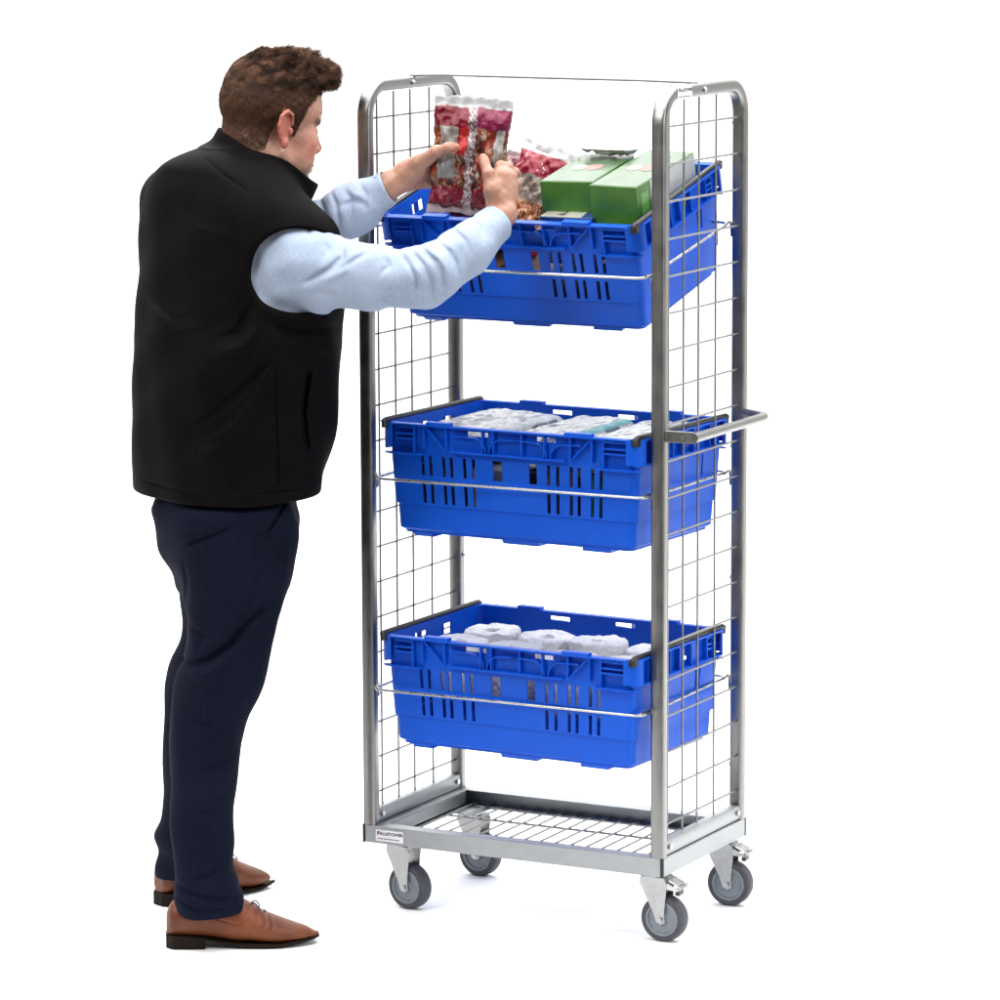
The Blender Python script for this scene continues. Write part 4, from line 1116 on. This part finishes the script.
def skin_attrs(V):
    L = (V - HC_) @ HR / HS
    x, y, z = L.T
    head = (np.linalg.norm(V - HC_, axis=1) < .26)
    sm = lambda t: np.clip(t, 0, 1) ** 2 * (3 - 2 * np.clip(t, 0, 1))
    # hairline: behind the ear down to the nape, over the ear, temple, forehead
    hz = np.interp(x, [-.12, -.06, -.028, -.012, .010, .014, .028, .034, .045, .07, .12], [-.078, -.066, -.040, .042, .040, -.014, -.012, .020, .052, .078, .082])
    near = np.abs(y) > .04
    scalp = sm((z - hz) / .016 + .2) * head
    ear = (np.abs(y) > .0775) & (np.abs(x + .004) < .034) & (np.abs(z) < .045)
    scalp = np.where(ear & (np.abs(y) > .079), 0, scalp)
    fade = sm((z + .02) / .07); burn = (x > 0) & (z < .03); scalp = np.where(burn, scalp * (.38 + .6 * sm((z + .012) / .045)), scalp * (.55 + .45 * fade))
    flush = np.where(ear & head, .8, 0) + .75 * np.exp(-(((x - .062) / .03) ** 2 + ((np.abs(y) - .05) / .03) ** 2 + ((z + .035) / .03) ** 2)) * head
    flush += .5 * np.exp(-(((x - .115) / .02) ** 2 + (y / .02) ** 2 + ((z + .03) / .02) ** 2)) * head
    hands = np.zeros(len(V))
    for p, a, rr in [(P3(508, 166, -.16), .5, .014), (P3(514, 174, -.15), .5, .014), (P3(484, 158, -.19), .45, .012), (P3(489, 174, -.21), .3, .012), (P3(455, 147, -.168), .6, .014), (P3(437, 151, -.15), .35, .014), (P3(405, 168, -.09), .3, .02), (P3(500, 176, -.19), .25, .015)]:
        hands += a * np.exp(-((V - p) ** 2).sum(1) / rr ** 2)
    stub = (sm((-.040 - z) / .03) * sm((x + .02) / .03) * .55 * (z > -.13)) * head
    lips = np.exp(-(((x - .103) / .012) ** 2 + (y / .018) ** 2 + ((z + .066) / .009) ** 2) ** 2) * .8 * head
    brow = np.exp(-(((z - .023) / .007) ** 2) ** 2) * (np.abs(y) > .010) * (np.abs(y) < .056) * (x > .05) * .9 * head
    return dict(scalp=scalp, flush=np.clip(flush + hands, 0, 1), stubble=np.clip(stub, 0, 1), lips=lips, brow=brow)
person = mesh_obj('person', V, Q, M['skin'], None, skin_attrs(V))
person.location = UH * ORG[0] + VH * ORG[1]; person.rotation_euler = (0, 0, -YAW)
tag(person, 'man in black body warmer, pale blue shirt and navy trousers, both hands holding a bag', 'person')

# ---- shirt
S = Field()
torsS = [q for q in tors if q[0] > P3(240, 500, -.12)[2]]
add(S, stack(torsS, -.026, theta=TH), .02)
chain(S, [P3(292, 262, -.20), P3(303, 267, -.262), P3(365, 278, -.312), P3(428, 276, -.338), P3(463, 253, -.29), P3(494, 224.5, -.222)], [.080, .082, .060, .0565, .0485, .0400], .03, .03)
add(S, ell(P3(424, 288, -.335), [.035, .035, .034]), .02)
add(S, ell(P3(402, 287, -.33), [.04, .035, .036]), .02)
chain(S, [P3(182, 208, .04), P3(296, 238, -.03), P3(352, 210, -.055), P3(386, 188, -.078)], [.075, .058, .050, .0375], .03, .03)
nS = noise(.11, .0028, 11, 2); S.op('disp', nS, *INF)
for p, a, w in [
    ([(342, 243), (343, 256), (330, 268), (300, 284)], .0065, .006), ([(372, 250), (356, 258), (342, 267)], .005, .005),
    ([(400, 252), (412, 264), (418, 276), (417, 294)], .006, .0055), ([(411, 249), (424, 262), (432, 278), (434, 298)], .0065, .0055),
    ([(420, 246), (436, 259), (443, 272), (444, 290)], .0065, .0055), ([(434, 239), (450, 251), (457, 262), (459, 278)], .0055, .005),
    ([(450, 228), (465, 240), (471, 252)], .004, .005), ([(384, 252), (389, 264), (380, 273)], .005, .005), ([(468, 216), (480, 229), (484, 243)], .0035, .005),
    ([(405, 256), (418, 268), (425, 284)], -.004, .005), ([(428, 246), (441, 256), (449, 270)], -.004, .005), ([(352, 250), (345, 268), (318, 284)], -.004, .008),
    ([(362, 300), (390, 294), (415, 300)], .003, .006), ([(318, 236), (328, 250), (322, 262)], .003, .006), ([(290, 296), (320, 292), (350, 298)], .003, .008)]:
    crease(S, p, -.33, a * 1.25, w * 1.0, .2)
for p, a, w in [([(306, 202), (312, 214), (316, 226)], .006, .005), ([(318, 196), (324, 208), (329, 226)], .005, .005), ([(330, 190), (337, 203), (340, 226)], .006, .005),
                ([(343, 186), (352, 198), (350, 222)], .0055, .006), ([(358, 180), (366, 192), (366, 214)], .004, .005), ([(334, 206), (356, 200), (372, 204)], .004, .006), ([(345, 188), (364, 196), (376, 210)], -.003, .006)]:
    crease(S, p, -.07, a * 1.2, w * 1.0, .12)
# cuffs end square: cut beyond the wrist
def plane_cut(F, p, d, r):
    p = np.array(p); d = np.array(d) / np.linalg.norm(d)
    def fn(X, Y, Z):
        a = (X - p[0]) * d[0] + (Y - p[1]) * d[1] + (Z - p[2]) * d[2]
        q = np.sqrt(np.maximum((X - p[0]) ** 2 + (Y - p[1]) ** 2 + (Z - p[2]) ** 2, 0)) - r
        return np.maximum(-a, q)
    F.op('sub', fn, p - r, p + r, .004)
dR = WR - ER; dL = WL - EL
plane_cut(S, P3(498, 221, -.21), dR, .09); plane_cut(S, P3(389.5, 186, -.08), dL + np.array([0, 0, -.02]), .075)
def hollow(F, a, b, r):
    fn, lo, hi = cone(a, b, r, r); F.op('sub', fn, lo, hi, .003)
dRn = dR / np.linalg.norm(dR); dLn = dL / np.linalg.norm(dL)
hollow(S, P3(498, 221, -.21) - dRn * .03, P3(498, 221, -.21) + dRn * .06, .0345)
hollow(S, P3(389.5, 186, -.08) - dLn * .03, P3(389.5, 186, -.08) + dLn * .06, .0325)
V, Q = mesh_field(S, [-.62, -.46, .85], [.36, .26, 1.75], .0026)
shirt = mesh_obj('shirt', V, Q, M['shirt'], person)
# cuff seams
for p, d, r in ((P3(498, 221, -.21), dRn, .0395), (P3(389.5, 186, -.08), dLn, .0368)):
    pass

# ---- body warmer
G = Field()
torsV = list(tors)
add(G, stack(torsV, 0., theta=TH, capk=.012), .02)
# raised shoulder seams over the right and left shoulder
add(G, cone(P3(262, 200, -.17), P3(312, 236, -.245), .055, .045), .05)
add(G, cone(P3(222, 178, -.04), P3(178, 196, .03), .06, .055), .05)
G.op('disp', noise(.24, .0045, 21, 2), *INF)
def hemcut(X, Y, Z):
    return HEM + .012 * np.clip((X + .12) / .08, 0, 1) ** 2 + .006 * np.sin(X * 9 + 1) * .5 - Z
G.op('and', hemcut, [-1, -1, .8], [1, 1, 1.0], .006)
# stand-up collar: leaning ring round the neck
cN = np.array([.455, .10, .88]); cN /= np.linalg.norm(cN)
cU = np.array([1, 0, 0]) - cN * cN[0]; cU /= np.linalg.norm(cU); cV = np.cross(cN, cU)
cC = P3(269, 155, -.085)
def collar(X, Y, Z):
    x, y, z = X - cC[0], Y - cC[1], Z - cC[2]
    a = x * cU[0] + y * cU[1] + z * cU[2]; b = x * cV[0] + y * cV[1] + z * cV[2]; h = x * cN[0] + y * cN[1] + z * cN[2]
    fl = 1 - .35 * h                                     # flares towards the shoulders
    q = (np.sqrt((a / (.117 * fl)) ** 2 + (b / (.102 * fl)) ** 2) - 1) * .106
    q = np.abs(q + .004) - .0045
    top = h - .0 - .012 * np.clip(-a / .1, 0, 1) * 0 - .006 * np.sin(a * 40)
    return smax(smax(q, top, .006), -h - .085, .004)
G.op('add', collar, cC - .2, cC + .2, .016)
# hollow for the neck
def neckhole(X, Y, Z):
    x, y, z = X - cC[0], Y - cC[1], Z - cC[2]
    a = x * cU[0] + y * cU[1] + z * cU[2]; b = x * cV[0] + y * cV[1] + z * cV[2]; h = x * cN[0] + y * cN[1] + z * cN[2]
    q = (np.sqrt((a / .113) ** 2 + (b / .098) ** 2) - 1) * .1 + .004
    return np.maximum(q, -h - .06)
G.op('sub', neckhole, cC - .2, cC + .2, .006)
# armhole on the camera side and on the far side
AC = P3(304, 268.5, -.27)
def armhole(X, Y, Z):
    q = (np.sqrt(((X - AC[0] + (Y - AC[1]) * -.25) / .093) ** 2 + ((Z - AC[2]) / .0845) ** 2) - 1) * .088
    return np.maximum(q, Y + .14)
G.op('sub', armhole, [AC[0] - .1, -.6, AC[2] - .1], [AC[0] + .14, -.1, AC[2] + .1], .008)
fn, lo, hi = cone(P3(182, 208, .05), P3(300, 236, -.03), .080, .062); G.op('sub', fn, lo, hi, .006)
for p, a, w in [([(262, 318), (246, 342), (214, 352)], -.006, .012), ([(276, 350), (258, 372), (228, 400), (190, 428)], .006, .010), ([(270, 380), (240, 420), (196, 450)], -.006, .012),
                ([(255, 300), (238, 330), (222, 336)], .005, .009), ([(196, 158), (222, 176), (250, 192)], .0018, .003),
                ([(278, 362), (278, 420), (278, 486)], .0028, .0022), ([(180, 210), (200, 230), (240, 240)], -.003, .014), ([(150, 340), (190, 332), (230, 318)], .004, .012),
                ([(140, 300), (170, 318), (200, 314)], -.004, .012), ([(310, 366), (304, 410), (308, 452)], .007, .0045), ([(266, 316), (290, 330), (334, 330)], .005, .009), ([(282, 340), (306, 346), (336, 352)], -.003, .008), ([(137, 488), (200, 492), (300, 489)], .002, .002)]:
    crease(G, p, -.28, a * 1.5, w * .9, .26)
V, Q = mesh_field(G, [-.66, -.44, .85], [.05, .26, 1.75], .003)
vest = mesh_obj('body_warmer', V, Q, M['vest'], person)

# ---- trousers
T = Field()
pel = []
for y, l, r in [(445, 172, 296), (470, 166, 297), (484, 160, 297), (496, 153, 298), (505, 151, 299), (514, 153, 301), (530, 157, 300), (548, 161, 297.5), (570, 172, 294), (590, 176, 288)]:
    a = P3(l, y, -.08); b = P3(r, y, -.16); pel.append((a[2], (a[0] + b[0]) / 2, -.12, .145 if y < 500 else (.160 if y < 510 else .172), (b[0] - a[0]) / 2 / 1.03))
add(T, stack(pel, 0, theta=R(8), p=2.3), .03)
add(T, stack(legN, 0, theta=R(4)), .035); add(T, stack(legF, 0, theta=R(4)), .02)
T.op('disp', noise(.2, .0045, 33, 2, (1, 1, .7)), *INF)
for p, a, w in [([(272, 598), (250, 616), (234, 638), (212, 652), (178, 664)], .010, .008), ([(262, 618), (240, 642), (214, 664), (186, 674)], -.007, .010), ([(186, 543), (210, 533), (236, 521)], .006, .004),
                ([(284, 505), (275, 520), (266, 531)], .009, .0035), ([(190, 620), (205, 632), (200, 646)], .006, .007), ([(262, 560), (252, 600), (236, 626)], .005, .007), ([(184, 556), (188, 580), (186, 610)], .003, .005),
                ([(176, 872), (196, 880), (226, 888), (240, 884)], .006, .006), ([(178, 886), (200, 896), (232, 898)], .005, .005), ([(228, 850), (212, 864), (190, 868)], .005, .006), ([(230, 780), (214, 800), (196, 806)], .004, .008),
                ([(208, 690), (212, 780), (214, 860)], -.0035, .004), ([(238, 745), (220, 760), (196, 764)], .004, .008), ([(180, 700), (196, 716), (220, 716)], .004, .009), ([(280, 520), (290, 545), (284, 575)], -.004, .008), ([(266, 531), (270, 534), (258, 529)], .005, .003)]:
    crease(T, p, -.26, a * 1.25, w, .24)
# hems are cut and hollow
for L, v, yh in ((legN, -.30, 911), (legF, .045, 875)):
    zh = P3(200, yh, v)[2]; q0_ = min(L, key=lambda s_: abs(s_[0] - zh))
    def hemc(X, Y, Z, zh=zh, v=v, L=L, q0_=q0_):
        return np.maximum(Z - (zh + .10 * np.maximum(X - q0_[1] - .02, 0) + .0015 * np.sin(X * 60)), np.abs(Y - v) - .16)
    T.op('sub', hemc, [-1, v - .17, -.1], [1, v + .17, zh + .03], .003)
    zb = zh; q0 = min(L, key=lambda s_: abs(s_[0] - zh)); q = q0
    fn, lo, hi = cone([q[1] - .002, q[2], zb - .03], [q[1] - .002, q[2], zb + .05], .058, .050); T.op('sub', fn, lo, hi, .004)
V, Q = mesh_field(T, [-.66, -.46, .03], [.05, .26, 1.02], .003)
trousers = mesh_obj('trousers', V, Q, M['trousers'], person)

# ---- shoes
def shoe(dx, dv, v0, yaw):
    """profile traced on the near shoe; dx, dv move it to the other foot"""
    prof = [(166.5, 912, 933, .016), (170, 905, 936, .028), (178, 899, 938, .0335), (190, 897, 940, .036), (205, 897, 943, .037), (222, 898, 945.5, .040), (238, 899, 946.5, .044), (250, 904, 946.5, .048), (264, 912.5, 946.5, .0505), (280, 920, 946, .049), (296, 925.5, 944.5, .041), (308, 930, 942.5, .029), (315, 934, 941, .018), (319, 937, 939.5, .006)]
    A = []
    for x, yt, yb, w in prof:
        a = P3(x, yt, v0); b = P3(x, yb, v0); A.append((a[0], a[2], max(b[2], .006) , w))
    A = np.array(A); A[:, 2] = np.interp(A[:, 0], [A[0, 0], A[3, 0], A[4, 0], A[6, 0], A[9, 0], A[-1, 0]], [.026, .024, .020, .009, .007, .016]); 
    A[:, 1] = np.maximum(A[:, 1], A[:, 2] + .008)
    u0 = A[0, 0]; c, s = math.cos(yaw), math.sin(yaw)
    def loc(X, Y):
        x = X - dx - u0; y = Y - dv - v0; return x * c + y * s + u0, -x * s + y * c
    def up_(X, Y, Z):
        x, y = loc(X, Y); xc = np.clip(x, A[0, 0], A[-1, 0])
        zt, zb, w = [spl(A[:, 0], A[:, i], xc) for i in (1, 2, 3)]
        cz = (zt + zb) / 2; hz = (zt - zb) / 2
        # narrower towards the top
        tt = np.clip((Z - cz) / hz, -1, 1); ww = w * (1 - .28 * np.clip(tt, 0, 1) ** 1.5)
        q = (np.abs(y / ww) ** 2.5 + np.abs((Z - cz) / hz) ** 2.6) ** (1 / 2.5)
        d = (q - 1) * np.minimum(ww, hz) * .8
        return smax(d, np.maximum(x - A[-1, 0], A[0, 0] - x) + 0 * d, .003)
    def so_(X, Y, Z):
        x, y = loc(X, Y); xc = np.clip(x, A[0, 0], A[-1, 0])
        zb, w = [spl(A[:, 0], A[:, i], xc) for i in (2, 3)]
        w = w * .98 + .0015; zs = np.where(x < P3(205, 943, v0)[0], .0, zb - .0035)
        d = np.abs(y) - w; d = np.maximum(d, np.maximum(Z - zb - .0025, zs - Z))
        return np.maximum(d, np.maximum(x - A[-1, 0] - .0005, A[0, 0] - .002 - x)) 
    lo = [u0 + dx - .05, v0 + dv - .1, -.01]; hi = [A[-1, 0] + dx + .05, v0 + dv + .12, .16]
    F1 = Field(); F1.op('add', up_, lo, hi, 0)
    F1.op('disp', noise(.07, .0007, 8, 1), *INF)
    if not dx:
        for p, a, w in [([(251, 903), (248, 914), (239, 925), (222, 921), (205, 915)], .0016, .0016), ([(171, 915), (186, 918), (200, 914)], .0008, .0015), ([(262, 914), (266, 924), (262, 934)], .0018, .003), ([(268, 917), (273, 926), (270, 936)], .0014, .003), ([(256, 911), (258, 922), (254, 930)], .0012, .0025), ([(205, 938), (236, 944), (270, 944), (300, 940)], .0006, .0012)]:
            crease(F1, p, v0 - .03, a, w, .05)
    V, Q = mesh_field(F1, lo, hi, .002); o = mesh_obj('shoe', V, Q, M['leather'], person)
    F2 = Field(); F2.op('add', so_, lo, hi, 0)
    V, Q = mesh_field(F2, lo, hi, .0018); mesh_obj('sole', V, Q, M['sole'], o)
    def inv(x, y): x -= u0; return x * c - y * s + u0 + dx, x * s + y * c + dv + v0
    mb = MB()
    x0 = P3(250, 904, v0)[0]
    for k in range(3):
        xx = x0 + .004 + k * .013; zt = float(spl(A[:, 0], A[:, 1], np.array([xx]))[0])
        pts = []
        for q in np.linspace(-1, 1, 9):
            X, Y = inv(xx + .002 * q, q * .020); pts.append((X - ORG[0], Y - ORG[1], zt + .001 - .010 * q * q))
        mb.tube(pts, .0019, 6)
    for sg in (-1, 1):
        pts = []
        for q in np.linspace(0, 1, 6):
            X, Y = inv(x0 + .004 + .016 * q, sg * (.004 + .022 * q)); pts.append((X - ORG[0], Y - ORG[1], float(spl(A[:, 0], A[:, 1], np.array([x0]))[0]) + .006 * math.sin(q * 3.1) - .014 * q))
        mb.tube(pts, .0014, 6)
    mb.build('lace', M['lace'], o)
shoe(0, 0, -.30, R(5))
u_far = P3(156, 903, .05)[0] - P3(166.5, 903, -.30)[0]
shoe(u_far + .008, .33, -.30, R(40))

# ---- hair: cap plus strands
Hf = Field()
add(Hf, hell(-.002, 0, .047, .1010, .0783, .0868), 0)
add(Hf, hell(.004, 0, .078, .087, .064, .066), .03)
add(Hf, hell(.050, 0, .100, .050, .058, .040), .03)
add(Hf, hell(.092, 0, .103, .034, .048, .030, rotm('y', -4)), .02)
def hairline(X, Y, Z):
    x = X - HC_[0]; y = Y - HC_[1]; z = Z - HC_[2]
    a, b, c = [(x * HR[0, i] + y * HR[1, i] + z * HR[2, i]) / HS for i in range(3)]
    hz = np.interp(a, [-.12, -.06, -.03, .0, .045, .062, .10], [.030, .036, .055, .068, .072, .080, .084])
    return hz - c
Hf.op('and', hairline, [-9] * 3, [9] * 3, .02)
hn_ = noise(.032, .0035, 17, 2)
def hdisp(X, Y, Z):
    a = ((X - HC_[0]) * HR[0, 0] + (Y - HC_[1]) * HR[1, 0] + (Z - HC_[2]) * HR[2, 0]) / HS; c = ((X - HC_[0]) * HR[0, 2] + (Y - HC_[1]) * HR[1, 2] + (Z - HC_[2]) * HR[2, 2]) / HS
    return hn_(X, Y, Z) * np.clip((a + c - .07) / .06, 0, 1)
Hf.op('disp', hdisp, *INF)
V, Q = mesh_field(Hf, HC_ - .2, HC_ + .2, .0028)
hair = mesh_obj('hair', V, Q, M['hair'], person, dict(tone=.02 + .2 * np.random.rand(len(V))))
# strands
def strands():
    Rg = np.random.RandomState(4)
    hm = person.data; n = len(hm.vertices); co = np.empty(n * 3, np.float32); hm.vertices.foreach_get('co', co); nr = np.empty(n * 3, np.float32); hm.vertices.foreach_get('normal', nr)
    co = co.reshape(-1, 3).astype(float) + ORG; nr = nr.reshape(-1, 3).astype(float)
    sc = np.empty(n, np.float32); hm.attributes['scalp'].data.foreach_get('value', sc)
    VS, FS, TN = [], [], []; tot = 0
    def emit(p, nm, L, lift, flow, curl, r, seg, tn):
        nonlocal tot
        c = len(p); d = flow - nm * (flow * nm).sum(1)[:, None]; d /= np.linalg.norm(d, axis=1)[:, None] + 1e-9
        sd = np.cross(nm, d); q = p.copy(); m = 3; L = L[:, None]; lift = lift[:, None]; curl = curl[:, None]; r = r[:, None]
        dn = d * np.cos(lift) + nm * np.sin(lift); out = np.empty((c, (seg + 1) * m, 3)); tone = np.empty((c, (seg + 1) * m))
        for i in range(seg + 1):
            t = i / seg; rr = r * (1 - .75 * t)
            for k in range(m):
                a = 2 * math.pi * k / m; out[:, i * m + k] = q + (sd * math.cos(a) + nm * math.sin(a)) * rr; tone[:, i * m + k] = tn * (.75 + .5 * t)
            dn = dn + sd * curl / seg - nm * (lift * .9) / seg; dn /= np.linalg.norm(dn, axis=1)[:, None]
            q = q + dn * L / seg
        f = np.array([(i * m + k, i * m + (k + 1) % m, (i + 1) * m + (k + 1) % m, (i + 1) * m + k) for i in range(seg) for k in range(m)])
        base = tot + np.arange(c)[:, None, None] * (seg + 1) * m
        FS.append((f[None] + base).reshape(-1, 4)); VS.append(out.reshape(-1, 3)); TN.append(tone.reshape(-1)); tot += c * (seg + 1) * m
    # short faded sides and nape
    i = Rg.choice(np.where(sc > .10)[0], 60000); p, nm = co[i], nr[i]; l = (p - HC_) @ HR / HS
    k = (l[:, 2] < .10) & (Rg.rand(len(i)) < .25 + 1.0 * sc[i]); i, p, nm, l = i[k], p[k], nm[k], l[k]; c = len(i)
    h = np.clip((l[:, 2] + .06) / .12, 0, 1)
    fl = (HR @ np.array([-.30, 0, -1.0]))[None] + Rg.normal(size=(c, 3)) * .22
    emit(p, nm, .003 + .0095 * h * Rg.uniform(.6, 1.2, c), np.full(c, R(26)), fl, Rg.normal(size=c) * .3, np.full(c, .00045), 2, Rg.uniform(.2, .75, c))
    # longer wavy top, combed forward; lies closer to the head at the back
    me = hair.data; nr2 = np.empty(len(me.vertices) * 3, np.float32); me.vertices.foreach_get('normal', nr2); nr2 = nr2.reshape(-1, 3).astype(float)
    i = Rg.randint(0, len(V), 64000); p, nm = V[i], nr2[i]; k = (nm @ HR[:, 2]) > -.45; p, nm = p[k], nm[k]; c = len(p); l = (p - HC_) @ HR / HS
    top = np.clip((l[:, 2] - .07) / .05, 0, 1); frt = np.clip((l[:, 0] + .02) / .10, 0, 1); back = 1 - frt
    wn = noise(.034, 1.0, 44, 2); w = wn(p[:, 0], p[:, 1], p[:, 2])
    loc = np.stack([1.0 * top * frt + .25 * top - .30 * (1 - top), -.25 * top + .9 * w * (.2 + .8 * frt), -(1 - top) * 1.0 - .3 * back], 1)
    fl = loc @ HR.T + Rg.normal(size=(c, 3)) * .10
    # locks: strands take the direction and tone of the nearest of many seed points
    ns = 420; si = Rg.choice(c, ns, replace=False); sp_ = p[si]; cid = np.empty(c, int)
    for q0 in range(0, c, 4000):
        cid[q0:q0 + 4000] = ((p[q0:q0 + 4000, None] - sp_[None]) ** 2).sum(2).argmin(1)
    cdir = Rg.normal(size=(ns, 3)) * .55; ctone = Rg.normal(size=ns) * .22; clift = Rg.uniform(0, 1, ns)
    fl = fl + (cdir[cid] + (sp_[cid] - p) * 28) * ((.25 + .75 * top) * (.35 + .65 * frt))[:, None]
    L = (.006 + .019 * top * (.45 + .55 * frt)) * Rg.uniform(.6, 1.2, c) * (1 + .25 * clift[cid] * top)
    emit(p - nm * .001, nm, L, R(20) + R(26) * top * (.5 * clift[cid] + .5 * Rg.rand(c)), fl, Rg.normal(size=c) * .7, (.00045 + .00035 * top), 4, np.clip(.42 + .25 * w + ctone[cid] + Rg.normal(size=c) * .14, 0, 1))
    return np.concatenate(VS), np.concatenate(FS), np.concatenate(TN)
sv, sf, st = strands()
strand = mesh_obj('hair_strands', sv, sf, M['hair'], hair, dict(tone=st))
strand['label'] = 'short brown strands, wavy on top and faded at the sides'
